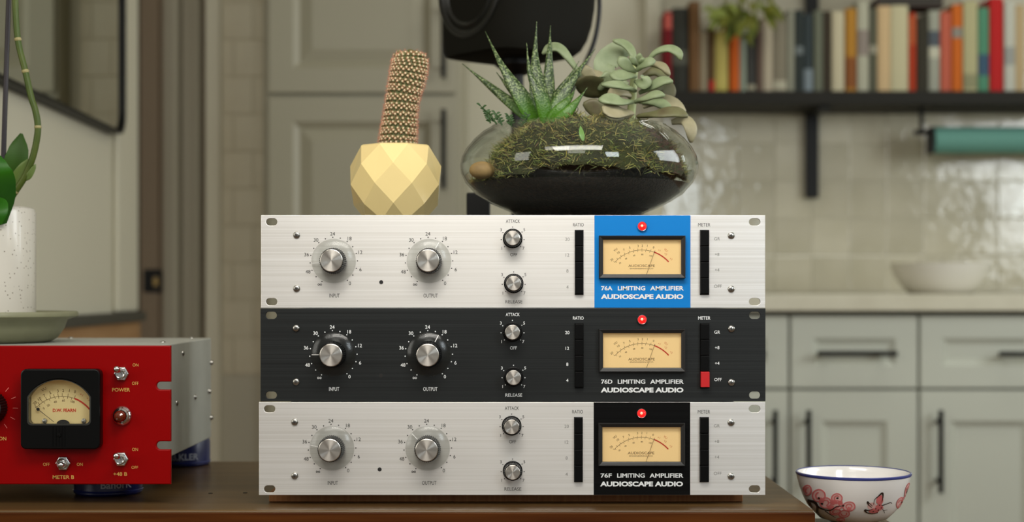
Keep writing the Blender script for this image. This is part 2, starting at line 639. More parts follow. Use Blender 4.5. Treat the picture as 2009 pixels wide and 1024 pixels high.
z_first = 0.9235 + TP / 2
for r_ in range(8):
    for c_ in range(11):
        if r_ > 5 and c_ > 8:
            continue
        tile_at(xj(1300, BW) + TP / 2 + c_ * TP, z_first + r_ * TP)
wall_ret = bpy.data.objects['wall_return']
M_tile_satin = mat('satin_tile', (234, 226, 200), 0.45, noise=((9, 9, 9), (0.3, 0.7), (226, 217, 190)))
satin_me = tile_me[0].copy()
satin_me.materials.clear()
satin_me.materials.append(M_tile_satin)
TQ = 73.0 / F * PD
for r_ in range(11):
    for c_ in range(2):
        o = bpy.data.objects.new('tile', satin_me)
        COL.objects.link(o)
        o.parent = wall_ret
        wq = (xj(519, PD) - xj(436, PD)) / (1.5 if r_ % 2 else 2.0)
        k_ = TQ / TP
        sx_ = (0.078 / TP, 0.0285 / TP)[c_ if r_ % 2 else 1 - c_]
        x0_ = xj(436, PD) + (0 if c_ == 0 else (0.0785 if r_ % 2 else 0.029))
        o.scale = (sx_, 1, k_)
        o.location = (x0_ + sx_ * TP / 2, PD - 0.0005, P(0, 78, PD).z + TQ / 2 + TQ * (r_ - 9.0))

# ------------------------------------------------------------------ mirror on the left wall
mir = thing('wall_mirror', 'large mirror with a thin black rounded frame hanging on the pale left wall', 'mirror', LW0, LWA)
mo = rrect(-1.21, -0.196, 1.262, 2.05, 0.05, 6)
mi = rrect(-1.204, -0.203, 1.269, 2.044, 0.045, 6)
obj('mirror_frame', plate([mo, mi], -0.030, -0.0005), M_handle, mir, smooth=40)
obj('mirror_glass', plate([mi], -0.022, -0.002), M_mirror, mir)


# ------------------------------------------------------------------ kitchen cabinets
def door_front(name, x0, x1, z0, z1, yf, parent, stile, raised=False, paint=None):
    """shaker door or drawer front with a recessed panel; front face at yf"""
    o = obj(name, plate([[(x0, z0), (x1, z0), (x1, z1), (x0, z1)], [(x0 + stile, z0 + stile), (x1 - stile, z0 + stile), (x1 - stile, z1 - stile), (x0 + stile, z1 - stile)]], yf, yf + 0.02, 0.0015), paint or M_cab, parent)
    a, b, c, d = x0 + stile, x1 - stile, z0 + stile, z1 - stile
    mb = MB()
    g = 0.014
    y1, y2 = yf + 0.002, yf + 0.011
    vs = [(a, y1, c), (b, y1, c), (b, y1, d), (a, y1, d), (a + g, y2, c + g), (b - g, y2, c + g), (b - g, y2, d - g), (a + g, y2, d - g)]
    fs = [(0, 1, 5, 4), (1, 2, 6, 5), (2, 3, 7, 6), (3, 0, 4, 7)]
    if raised:
        h = 0.045
        vs += [(a + h, yf + 0.003, c + h), (b - h, yf + 0.003, c + h), (b - h, yf + 0.003, d - h), (a + h, yf + 0.003, d - h)]
        fs += [(4, 5, 9, 8), (5, 6, 10, 9), (6, 7, 11, 10), (7, 4, 8, 11), (8, 9, 10, 11)]
    else:
        fs += [(4, 5, 6, 7)]
    obj('recessed_panel', mb.add(vs, fs), paint or M_cab, o)
    return o


def bar_handle(parent, a, b, yf, r=0.0064):
    """bar handle from a to b (x, z), standing off the face yf on two posts"""
    mb = MB()
    off = 0.032
    va, vb = Vector((a[0], yf - off, a[1])), Vector((b[0], yf - off, b[1]))
    mb.tube([va, vb], r, 10)
    for t in (0.14, 0.86):
        p = va.lerp(vb, t)
        mb.tube([p, Vector((p.x, yf + 0.0005, p.z))], r * 0.9, 8)
    return obj('handle', mb, M_handle, parent, smooth=40)


CF = 3.80                                             # face of the base cabinets
cx = lambda px: (px - 1004.5) / F * CF
cz = lambda py: EYE - (py - HY) / F * CF
units = [
    (1330, 1551, 'base cabinet half hidden by the amplifiers, only its right edge showing', (1519.5, 1519.5)),
    (1553, 1806, 'base cabinet behind the painted bowl with a full drawer handle in view', (1585, 1602)),
    (1808, 2085, 'wider base cabinet at the right end, cut by the frame', (1843.5, 1958)),
]
for k, (p0, p1, lab, (hv, hd)) in enumerate(units):
    t = thing('base_cabinet', 'sage grey ' + lab, 'cabinet', (cx((p0 + p1) / 2), CF + 0.02, 0), 0, 'kitchen base cabinets')
    X = lambda px: cx(px) - cx((p0 + p1) / 2)
    obj('carcass', MB().box(X(p0), X(p1), 0.0205, BW - CF - 0.035, 0.1, 0.879), M_cab_dark, t)
    obj('plinth', MB().box(X(p0), X(p1), 0.07, 0.4, 0.0, 0.0995), M_cab_dark, t)
    g = 1.6
    dr = door_front('drawer', X(p0 + g), X(p1 - g), cz(762), cz(620), -0.02 + 0.0198, t, 0.055)
    if k == 2:
        bar_handle(dr, (X(1958), cz(694)), (X(2114) - 0.03, cz(694)), 0.0)
    elif k == 1:
        bar_handle(dr, (X(1602), cz(693)), (X(1758), cz(693)), 0.0)
    else:
        bar_handle(dr, (X(1362), cz(693)), (X(1500), cz(693)), 0.0)
    do = door_front('door', X(p0 + g), X(p1 - g), 0.11, cz(767), -0.02 + 0.0198, t, 0.075)
    bar_handle(do, (X(hv), cz(966)), (X(hv), cz(804)), 0.0)

wt = obj('worktop', MB().box(cx(1318), 2.29, CF - 0.02, BW - 0.012, 0.8795, 0.920), M_counter, bevel=(0.003, 2))
tag(wt, 'pale stone worktop running over the base cabinets', 'worktop')

# tall pantry cabinet
PF = 3.85
pxx = lambda px: (px - 1004.5) / F * PF
pz = lambda py: EYE - (py - HY) / F * PF
pan = thing('pantry_cabinet', 'tall sage grey pantry cabinet with two framed doors behind the cactus', 'cabinet', (pxx(712), PF, 0))
X = lambda px: pxx(px) - pxx(712)
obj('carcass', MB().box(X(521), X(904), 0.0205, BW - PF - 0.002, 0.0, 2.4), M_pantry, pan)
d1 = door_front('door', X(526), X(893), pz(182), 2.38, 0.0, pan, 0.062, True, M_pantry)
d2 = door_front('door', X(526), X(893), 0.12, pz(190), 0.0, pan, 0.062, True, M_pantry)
bar_handle(d1, (X(871), pz(156)), (X(871), pz(2)), 0.0)
bar_handle(d2, (X(871), pz(372)), (X(871), pz(217)), 0.0)

# ------------------------------------------------------------------ wall shelf, brackets, holder
SF = 4.185
shelf = thing('wall_shelf', 'long black wall shelf carrying the row of books', 'shelf', (P(1660, 0, SF).x, BW, P(0, 178, SF).z))
sx = lambda px, d=SF: (px - 1660) / F * d
obj('board', MB().box(sx(1318), 0.62, SF - BW, -0.012, -0.036, 0.0), M_shelf, shelf, bevel=(0.002, 2))
for pa in (1598, 2110):
    x = (pa - 1004.5) / F * 4.36 - shelf.location.x
    b = MB().box(x - 0.018, x + 0.018, -0.030, -0.0115, P(0, 388, 4.39).z - shelf.location.z, 0.46)
    br = obj('bracket', b, M_handle, shelf, bevel=(0.002, 2))
    obj('bracket_arm', MB().box(x - 0.016, x + 0.016, SF - BW + 0.03, -0.0305, -0.046, -0.0365), M_handle, br)
    obj('bracket_arm', MB().box(x - 0.016, x + 0.016, SF - BW + 0.03, -0.0305, 0.404, 0.414), M_handle, br)
upper = obj('board', MB().box(sx(1318), 0.62, SF - BW + 0.01, -0.031, 0.4145, 0.445), M_shelf, shelf, bevel=(0.002, 2))

# books
BD = 4.215


def book(p0, p1, top, col, lab, band=None, lie=False, depth=None):
    w = (p1 - p0) / F * BD - 0.0006
    x = (p0 + p1) / 2
    z0 = shelf.location.z + 0.0003
    h = P(0, top, BD).z - z0
    dp = depth or rnd.uniform(0.13, 0.165)
    t = thing('book', lab, 'book', (P(x, 0, BD).x, BD, z0), 0, 'books on the wall shelf')
    th = min(0.0025, w * 0.18)
    jut = rnd.uniform(0.0, 0.012)
    cov = MB()
    n = 6
    # U-shaped cover with a slightly rounded spine
    arc = [(-w / 2, jut + 0.004)] + [(-w / 2 + w * k / n, jut + 0.004 - 0.004 * math.sin(PI * k / n)) for k in range(1, n)] + [(w / 2, jut + 0.004)]
    out = arc + [(w / 2, dp), (w / 2 - th, dp)] + [(w / 2 - th, jut + 0.008), (-w / 2 + th, jut + 0.008)] + [(-w / 2 + th, dp), (-w / 2, dp)]
    m = len(out)
    cov.add([(a, b, 0) for a, b in out] + [(a, b, h) for a, b in out], [(i, (i + 1) % m, m + (i + 1) % m, m + i) for i in range(m)] + [tuple(range(m))[::-1], tuple(range(m, 2 * m))])
    cm = mat('book_cloth', [c_ * 0.9 for c_ in col], 0.65, spec=0.25)
    c = obj('cover', cov, cm, t, recalc=True)
    obj('page_block', MB().box(-w / 2 + th + 0.0002, w / 2 - th - 0.0002, jut + 0.0085, dp - 0.004, 0.003, h - 0.003), M_pages, t)
    if band:
        for (a, b2, bc) in band:
            mb = MB()
            za, zb = h * a, h * b2
            mb.add([(x_, y_ - 0.0004, za) for x_, y_ in arc] + [(x_, y_ - 0.0004, zb) for x_, y_ in arc], [(i, i + 1, n + 2 + i, n + 1 + i) for i in range(n)])
            obj('spine_label', mb, mat('spine_print', [c_ * 0.9 for c_ in bc], 0.65, spec=0.25), t)
    return t


M_pages = mat('book_pages', (196, 186, 160), 0.8)
B = [
    (1304, 1319, 20, (124, 8, 22), 'thin crimson book with a paler red top, first at the left end of the shelf', [(.78, .97, (206, 96, 84))]),
    (1320, 1351, 14, (48, 48, 40), 'wide charcoal book beside the crimson one at the left end', [(.33, .5, (92, 92, 80))]),
    (1353, 1374, 2, (118, 84, 48), 'tall brown book right of the wide charcoal one', None),
    (1374, 1390, 62, (164, 150, 122), 'short beige book beside the tall brown one', None),
    (1391, 1403, 50, (98, 74, 42), 'brown book with a red foot below the trailing plant', [(.0, .18, (190, 50, 42))]),
    (1404, 1430, 60, (196, 180, 92), 'yellow book left of the narrow orange one', [(.1, .9, (206, 190, 104))]),
    (1433, 1451, 22, (214, 98, 20), 'narrow bright orange book under the trailing plant', None),
    (1452, 1466, 50, (150, 160, 142), 'pale grey green book right of the narrow orange one', None),
    (1467, 1485, 72, (64, 64, 60), 'short dark grey book behind the trailing leaves', [(.05, .14, (170, 164, 140))]),
    (1486, 1497, 46, (112, 92, 80), 'slim mauve brown book left of a cream one', None),
    (1498, 1517, 30, (190, 178, 154), 'cream book right of the slim mauve brown one', None),
    (1519, 1545, 32, (138, 130, 110), 'wide grey beige book with a pale spot at its foot', [(.04, .16, (190, 184, 160))]),
    (1546, 1560, 18, (152, 152, 134), 'pale olive grey book left of the two slate ones', None),
    (1561, 1578, 18, (46, 54, 52), 'dark slate book with a grey title band', [(.46, .56, (116, 124, 124))]),
    (1579, 1597, 26, (54, 64, 66), 'slate book with a pale blue grey lower half, left of the bracket', [(.02, .3, (134, 146, 152))]),
    (1598, 1615, 20, (112, 116, 98), 'olive grey book in front of the wall bracket', None),
    (1616, 1632, 20, (64, 54, 40), 'dark brown book between an olive grey and a cream one', None),
    (1633, 1657, 22, (206, 196, 164), 'cream book left of the mustard one', None),
    (1660, 1681, 16, (186, 132, 44), 'mustard book with a brown lower half', [(.05, .42, (142, 84, 38))]),
    (1683, 1705, 1, (186, 184, 162), 'tall pale grey book right of the mustard one', [(.4, .68, (150, 138, 128))]),
    (1706, 1722, 16, (92, 92, 74), 'dark olive book with a pale dot, left of the tan one', [(.46, .56, (160, 156, 136))]),
    (1723, 1748, 11, (214, 184, 138), 'wide tan book beside the wide cream one', None),
    (1749, 1783, 10, (204, 196, 158), 'widest cream book, near the middle of the right half', None),
    (1784, 1798, 25, (186, 60, 26), 'narrow red orange book between cream and black ones', [(.6, .95, (196, 92, 50))]),
    (1799, 1822, 34, (52, 48, 34), 'black brown book right of the narrow red orange one', None),
    (1823, 1844, 20, (166, 168, 152), 'pale grey book right of the black brown one', [(.42, .55, (206, 204, 182)), (.56, .75, (84, 92, 100))]),
    (1847, 1868, 22, (200, 100, 76), 'salmon red book left of the orange one with a grey dot', None),
    (1870, 1890, 8, (214, 108, 28), 'orange book with a grey square on its spine, toward the right end', [(.62, .74, (150, 146, 134))]),
    (1891, 1919, 1, (188, 182, 138), 'tall olive cream book left of the teal green one', [(.04, .2, (150, 148, 112))]),
    (1921, 1942, 14, (84, 146, 114), 'teal green book with a blue lower half', [(.2, .45, (62, 92, 116))]),
    (1945, 1971, -6, (196, 26, 26), 'tall bright red book near the right end', None),
    (1973, 1994, 1, (204, 204, 190), 'white book right of the tall red one', [(.3, .5, (164, 166, 160))]),
    (1995, 2014, 8, (196, 172, 130), 'pale tan book at the right edge of the picture', None),
]
for b in B:
    book(b[0], b[1], b[2], b[3], b[4], b[5])
# a dark book lying across the tops
zt = P(0, 10, BD).z + 0.001
lb = thing('book', 'dark book lying flat across the tops of the tan and cream books', 'book', (P(1792, 0, BD).x, BD + 0.02, zt), 0, 'books on the wall shelf')
wl_ = 66 / F * BD
lc = obj('cover', MB().box(-wl_, wl_, 0, 0.12, 0, 0.003).box(-wl_, wl_, 0, 0.12, 0.022, 0.025).box(-wl_, -wl_ + 0.003, 0, 0.12, 0.003, 0.022), mat('dark_book_cloth', (58, 34, 26), 0.6), lb)
obj('page_block', MB().box(-wl_ + 0.0035, wl_ - 0.004, 0.004, 0.117, 0.0032, 0.0218), mat('dark_book_edge', (44, 40, 30), 0.7), lb)

# under-shelf holder with a teal roll
HD = 4.27
hold = thing('roll_holder', 'black metal roll holder hanging under the right end of the shelf', 'holder', P(1808, 205, HD))
h0 = hold.location
hp = lambda px, py, dd=0.0: P(px, py, HD) - h0 + Vector((0, dd, 0))
ztop = shelf.location.z - 0.0365 - h0.z
obj('drop_rod', MB().tube([Vector((0, 0, ztop)), hp(1808, 262)], 0.006, 10), M_handle, hold, smooth=40)
obj('side_arm', MB().tube([hp(1793, 260), hp(1828, 260)], 0.007, 10), M_handle, hold, smooth=40)
obj('end_plate', MB().box(hp(1822, 0).x, hp(1828, 0).x, -0.030, 0.030, hp(0, 302).z, hp(0, 250).z), M_handle, hold, bevel=(0.002, 2))
obj('spindle', MB().tube([hp(1828, 275), hp(2125, 275)], 0.006, 10), M_handle, hold, smooth=40)
roll = thing('paper_roll', 'teal roll hanging on the black holder under the shelf', 'roll', P(1830, 275, HD))
mb = MB()
rr, L = 0.0365, 0.39
prof = [(0.009, 0), (rr, 0), (rr, L), (0.009, L)]
vs = MB().lathe(prof, 36, 'Z', close=True)
mb.add([(z, y, x) for x, y, z in vs.v], vs.f)
obj('sheet_roll', mb, M_teal, roll, smooth=40)

# trailing plant from the upper shelf
pot_x = P(1465, 0, 4.28).x
tp = thing('trailing_plant', 'yellow green trailing plant hanging down in front of the books', 'plant', (pot_x, 4.29, shelf.location.z + 0.4455))
obj('pot', MB().lathe([(0.045, 0), (0.06, 0.10), (0.056, 0.10), (0.042, 0.006), (0.0, 0.006)], 24), M_ceramic, tp, smooth=40)
M_trail = mat('yellow_green_leaf', (106, 106, 26), 0.6, spec=0.2, noise=((30, 30, 30), (0.3, 0.7), (62, 74, 18)))
M_trail2 = mat('pale_green_leaf', (112, 122, 54), 0.6, spec=0.2)
tl = tp.location
stem = MB()
tips = [((1428, 30), (1386, 38)), ((1440, 18), (1410, 60)), ((1452, 12), (1432, 66)), ((1470, 8), (1482, 30)), ((1480, 10), (1500, 24)), ((1490, 20), (1530, 36)), ((1462, 40), (1446, 76)), ((1454, 72), (1478, 92)), ((1440, 30), (1404, 20)), ((1500, 14), (1538, 44)), ((1470, 30), (1488, 60)), ((1420, 44), (1440, 58)), ((1425, 12), (1448, 30)), ((1500, 0), (1520, 16)), ((1476, -12), (1496, 4)), ((1466, -8), (1450, 14)), ((1416, 36), (1392, 60)), ((1446, 40), (1424, 88)), ((1500, 24), (1520, 62)), ((1456, 20), (1470, 58)), ((1404, 26), (1378, 22)), ((1484, 44), (1470, 84))]
starts = []
for k, (a, b) in enumerate(tips):
    d0 = 4.15 + 0.012 * (k % 3)
    pa, pb = P(a[0], a[1], d0) - tl, P(b[0], b[1], d0 - 0.01) - tl
    mid = pa.lerp(pb, 0.5) + Vector((0, 0, 0.010))
    L = (pb - pa).length
    obj('leaf', leaf([pa, mid, pb], [0.003, L * .20, L * .25, L * .17, 0.0008], 0.0012, (0.2, -1, 0.35), 0.3, 8, 6), M_trail if k % 4 else M_trail2, tp, smooth=60)
    top = Vector((rnd.uniform(-.03, .03), -0.03, 0.098))
    lip = Vector((pa.x * 0.6, -0.085, 0.07))
    pth = smooth_path([top, lip, Vector((pa.x * .9, pa.y - 0.01, -0.05)), pa], 12)
    stem.tube(pth, 0.0014, 5)
obj('stems', stem, M_trail, tp, smooth=60)['kind'] = 'stuff'

# pale bowl on the worktop with fruit
bd = 3.98
bl = thing('serving_bowl', 'wide pale ceramic bowl standing on the stone worktop', 'bowl', (P(1846, 0, bd).x, bd, 0.9202))
k_ = bd / F
obj('bowl', MB().lathe([(0.0, 0.004), (48 * k_, 0.004), (50 * k_, 0.0), (60 * k_, 0.0), (72 * k_, 12 * k_), (90 * k_, 34 * k_), (99 * k_, 60 * k_), (95 * k_, 60 * k_), (84 * k_, 34 * k_), (60 * k_, 14 * k_), (0, 10 * k_)], 48), M_ceramic, bl, smooth=50)
for (px, r, c, nm, lab) in ((1800, 0.026, (110, 100, 62), 'fruit', 'olive green fruit at the left of the pale serving bowl'), (1846, 0.027, (126, 118, 84), 'fruit', 'pale green fruit in the middle of the serving bowl'), (1892, 0.026, (104, 92, 66), 'fruit', 'brownish fruit at the right of the pale serving bowl')):
    ft = thing(nm, lab, 'fruit', (P(px, 0, bd).x, bd - 0.01, 0.9202 + 61 * k_ - 0.026), 0, 'fruit in the serving bowl')
    obj('fruit_body', MB().blob((0, 0, 0), r, r, r * 0.95, 16, 10), mat('fruit_skin', c, 0.4), ft, smooth=80)
    obj('stalk', MB().tube([(0, 0, r * .9), (0.002, 0, r + 0.006)], 0.0016, 6), mat('stalk', (70, 54, 34), 0.7), ft)

# ------------------------------------------------------------------ table, board, stool
TZ = 0.722
table = thing('sideboard', 'dark brown wooden sideboard carrying the amplifiers and the red unit', 'table', (-0.4, 1.679, 0))
tx0, tx1 = -0.9, 0.683
obj('tabletop', MB().box(-0.9, 0.682, -0.212, 0.212, TZ - 0.032, TZ), M_table, table, bevel=(0.0025, 3))
obj('front_edge', MB().box(-0.9, 0.682, -0.2145, -0.2122, TZ - 0.0315, TZ - 0.0022), M_apron, table, bevel=(0.001, 2))
obj('body', MB().box(-0.87, 0.65, -0.18, 0.20, 0.12, TZ - 0.0325), M_apron, table)
for lx in (-0.82, 0.60):
    for ly in (-0.15, 0.17):
        obj('leg', MB().lathe([(0.014, 0), (0.022, 0.1195)], 16, c=(lx, ly, 0)), M_apron, table, smooth=40)
holes = MB()
for (px, py) in ((413, 968), (481, 967)):
    d = 3090 * (EYE - TZ) / (py - HY)
    p = P(px, py, d)
    o_ = MB().lathe([(0.0022, 0), (0.0022, 0.0004)], 10, c=(p.x - table.location.x, p.y - table.location.y, TZ + 0.0001))
    obj('nail', o_, M_recess, table)

bx0, bx1 = P(530, 0, 1.53).x, P(1455, 0, 1.53).x
brd = obj('wooden_board', MB().box(bx0 + 0, bx1, 0, 0.23, 0, 0.0094), M_board, loc=(0, 1.522, TZ + 0.0003), bevel=(0.0008, 2))
tag(brd, 'thin brown wooden board under the stack of amplifiers', 'board')

stool = thing('stool', 'small wooden stool under the painted bowl beside the sideboard', 'stool', (0.339, 1.585, 0))
SZ = 0.6915
obj('seat', MB().box(-0.048, 0.047, -0.06, 0.044, SZ - 0.022, SZ), M_table, stool, bevel=(0.003, 2))
for lx in (-0.036, 0.036):
    for ly in (-0.045, 0.030):
        obj('leg', MB().box(lx - 0.009, lx + 0.009, ly - 0.009, ly + 0.009, 0, SZ - 0.0222), M_table, stool)

# ------------------------------------------------------------------ limiting amplifiers
S = 2051.4
PH = 182.0


def U(u):
    return (u - 495.0) / S


def V(v):
    return (183.0 - v) / S


shared = {}


def part(key, name, builder, material, parent, loc, **kw):
    """first call builds the mesh, later calls copy the object"""
    if key in shared:
        o = shared[key].copy()
        COL.objects.link(o)
        o.parent = parent
        o.location = loc
        return o
    o = obj(name, builder(), material, parent, loc, **kw)
    shared[key] = o
    return o


def knurl(r0, r1, h0, h1, n=40, depth=0.0007):
    mb = MB()
    vs, fs = [], []
    seg = n * 2
    prof = [(r0, h0), (r1, h1)]
    for r, h in prof:
        for k in range(seg):
            a = 2 * PI * k / seg
            q = r - (depth if k % 2 else 0)
            vs.append((q * math.cos(a), -h, q * math.sin(a)))
    for k in range(seg):
        k2 = (k + 1) % seg
        fs.append((k, k2, seg + k2, seg + k))
    fs.append(tuple(range(seg)))
    fs.append(tuple(range(seg, 2 * seg)))
    return mb.add(vs, fs)


def cap_mesh(r):
    # slightly domed turned face, fine rings so that the radial tangent reads
    return MB().lathe([(r, 0.0), (r, 0.0005), (r * 0.94, 0.0009), (r * 0.5, 0.0010), (r * 0.02, 0.00105)], 48, 'Y')


def level_knob(parent, u, v, ang):
    o = part('lk', 'level_knob', lambda: knurl(0.0128, 0.0116, 0.003, 0.0200), M_knob, parent, (U(u), 0, V(v)))
    part('lk_skirt', 'skirt', lambda: MB().lathe([(0.0212, 0.0006), (0.0212, 0.0012), (0.0205, 0.0019), (0.0140, 0.0039), (0.0129, 0.0042)], 64, 'Y', caps=False), M_acrylic, o, (0, 0, 0), smooth=30)
    part('lk_cap', 'cap', lambda: cap_mesh(0.0107), M_cap, o, (0, -0.0201, 0), smooth=30)
    mb = MB()
    a = math.radians(ang)
    pts = []
    c, s = math.cos(a), math.sin(a)
    w = 0.0004
    for r, h in ((0.0134, 0.0044), (0.0205, 0.0022)):
        pts += [(r * c - s * w, -h, r * s + c * w), (r * c + s * w, -h, r * s - c * w)]
    mb.add(pts, [(0, 1, 3, 2)])
    obj('pointer', mb, M_pointer, o)
    return o


def selector_knob(parent, u, v):
    o = part('sk', 'selector_knob', lambda: knurl(0.0088, 0.0080, 0.001, 0.0150, 30, 0.0006), M_knob, parent, (U(u), 0, V(v)))
    part('sk_cap', 'cap', lambda: cap_mesh(0.0070), M_cap, o, (0, -0.0151, 0), smooth=30)
    part('sk_base', 'collar', lambda: MB().lathe([(0.0094, 0.0002), (0.0094, 0.0020), (0.0088, 0.0024)], 40, 'Y'), M_knob, o, (0, 0, 0), smooth=30)
    return o


def screw(parent, u, v):
    o = part('screw', 'screw', lambda: MB().lathe([(0.0034, 0.0001), (0.0034, 0.0006), (0.0029, 0.0014), (0.0018, 0.0019), (0.0, 0.0020)], 24, 'Y'), M_screw, parent, (U(u), 0, V(v)), smooth=40)
    part('screw_r', 'cross_recess', lambda: MB().box(-0.0014, 0.0014, -0.0001, 0.0003, -0.0003, 0.0003).box(-0.0003, 0.0003, -0.0001, 0.0003, -0.0014, 0.0014), M_recess, o, (0, -0.0020, 0))
    return o


def vu_meter(parent, name_on_dial):
    u0, u1, v0, v1 = 663, 832, 40.5, 124
    b = 8.0
    cxm = U((u0 + u1) / 2)
    czm = V((v0 + v1) / 2)
    hw, hh = (u1 - u0) / 2 / S, (v1 - v0) / 2 / S
    t = b / S
    def bez():
        mb = MB()
        # outer frame profile: raised sloping frame with an inner lip dropping to the dial
        loops = [(0, 0.0), (0, 0.0052), (0.0006, 0.0060), (t * 0.72, 0.0052), (t, 0.0046), (t, 0.0012)]
        vs, fs = [], []
        for off, h in loops:
            for sx_, sz_ in ((-1, -1), (1, -1), (1, 1), (-1, 1)):
                vs.append((sx_ * (hw - off), -h, sz_ * (hh - off)))
        for i in range(len(loops) - 1):
            for k in range(4):
                k2 = (k + 1) % 4
                fs.append((i * 4 + k, i * 4 + k2, i * 4 + 4 + k2, i * 4 + 4 + k))
        return mb.add(vs, fs)
    o = part('vu', 'vu_meter', bez, M_bezel, parent, (cxm, -0.0002, czm))
    ih, iw = hh - t, hw - t
    part('vu_dial', 'dial_face', lambda: MB().box(-iw, iw, -0.0012, -0.0004, -ih, ih), M_dial, o, (0, 0, 0))
    # scale
    k = 1.0 / 2.626 / S
    X0, Z0 = 840.0, 248.0                             # centre of the bezel in the zoomed crop
    def q(x, z):
        return ((x - X0) * k, -(z - Z0) * k)
    pvx, pvz, R = 840.0, 397.0, 185.0
    yy = -0.00135
    def arc(a0, a1, r, n=24):
        return [q(pvx + r * math.sin(math.radians(a0 + (a1 - a0) * i / n)), pvz - r * math.cos(math.radians(a0 + (a1 - a0) * i / n))) for i in range(n + 1)]
    def ink():
        mb = MB()
        stroke(mb, arc(-49, 20.5, R), 1.7 * k, yy)
        for a in (-49, -42, -35, -28, -20, -12.6, -6.3, 0, 7, 14, 20.5):
            stroke(mb, arc_r(a, R, R + 9), 1.5 * k, yy)
        for a in (-47, -38, -30, -22, -14, -7, 0, 6, 13):
            stroke(mb, arc_r(a, R - 2, R - 9), 1.5 * k, yy)
        for s_, x, z in (('20', 685, 262), ('10', 719, 225), ('7', 748, 211), ('5', 777, 200), ('3', 820, 191), ('2', 842, 190), ('1', 868, 191), ('0', 900, 199)):
            text(mb, s_, *q(x, z), 11 * k, None, 0.0, yy, math.radians((840 - x) / 4.0))
        text(mb, 'VU', *q(704, 211), 11 * k, None, 0.0, yy, math.radians(40))
        for s_, x, z in (('20', 727, 279), ('40', 758, 257), ('60', 800, 240), ('80', 842, 235), ('100', 886, 242)):
            text(mb, s_, *q(x, z), 8 * k, None, 0.0, yy, math.radians((840 - x) / 4.0))
        text(mb, 'AUDIOSCAPE', *q(838, 293), 13 * k, 136 * k, 0.0, yy)
        text(mb, 'ENGINEERING CO', *q(838, 308), 6 * k, 120 * k, 0.0, yy)
        return mb
    def arc_r(a, r0, r1):
        s_, c_ = math.sin(math.radians(a)), math.cos(math.radians(a))
        return [q(pvx + r0 * s_, pvz - r0 * c_), q(pvx + r1 * s_, pvz - r1 * c_)]
    part('vu_ink', 'scale_print', ink, M_meter_ink, o, (0, 0, 0), recalc=False)
    def redarc():
        mb = MB()
        stroke(mb, arc(20.5, 48, R), 6 * k, yy)
        return mb
    part('vu_red', 'red_arc', redarc, M_meter_red, o, (0, 0, 0), recalc=False)
    def redink():
        mb = MB()
        for s_, x, z in (('+1', 929, 214), ('+2', 962, 233), ('+3', 990, 258)):
            text(mb, s_, *q(x, z), 10 * k, None, 0.0, yy, math.radians((840 - x) / 4.0))
        text(mb, 'VU', *q(963, 212), 11 * k, None, 0.0, yy, math.radians(-38))
        return mb
    part('vu_pink', 'red_print', redink, M_meter_pink, o, (0, 0, 0), recalc=False)
    def needle():
        mb = MB()
        stroke(mb, [q(906, 216), q(863, 338)], 2.0 * k, -0.0024)
        return mb
    part('vu_needle', 'needle', needle, M_meter_ink, o, (0, 0, 0), recalc=False)
    part('vu_glass', 'glass', lambda: MB().box(-iw, iw, -0.0040, -0.0036, -ih, ih), M_meterglass, o, (0, 0, 0))
    return o


def pilot(parent):
    o = part('pl', 'pilot_lamp', lambda: MB().lathe([(0.0047, 0.0002), (0.0047, 0.0022), (0.0043, 0.0027), (0.0036, 0.0024), (0.0036, 0.0010)], 32, 'Y'), M_chrome, parent, (U(748), 0, V(22)), smooth=40)
    part('pl_lens', 'lens', lambda: MB().lathe([(0.0036, 0.0011), (0.0035, 0.0028), (0.0027, 0.0042), (0.0014, 0.0050), (0.0, 0.0052)], 24, 'Y'), M_led, o, (0, 0, 0), smooth=60)
    part('pl_core', 'bulb_glow', lambda: MB().blob((-0.0004, -0.0050, 0.0003), 0.0013, 0.0006, 0.0013, 8, 6), M_ledcore, o, (0, 0, 0), smooth=60)
    return o


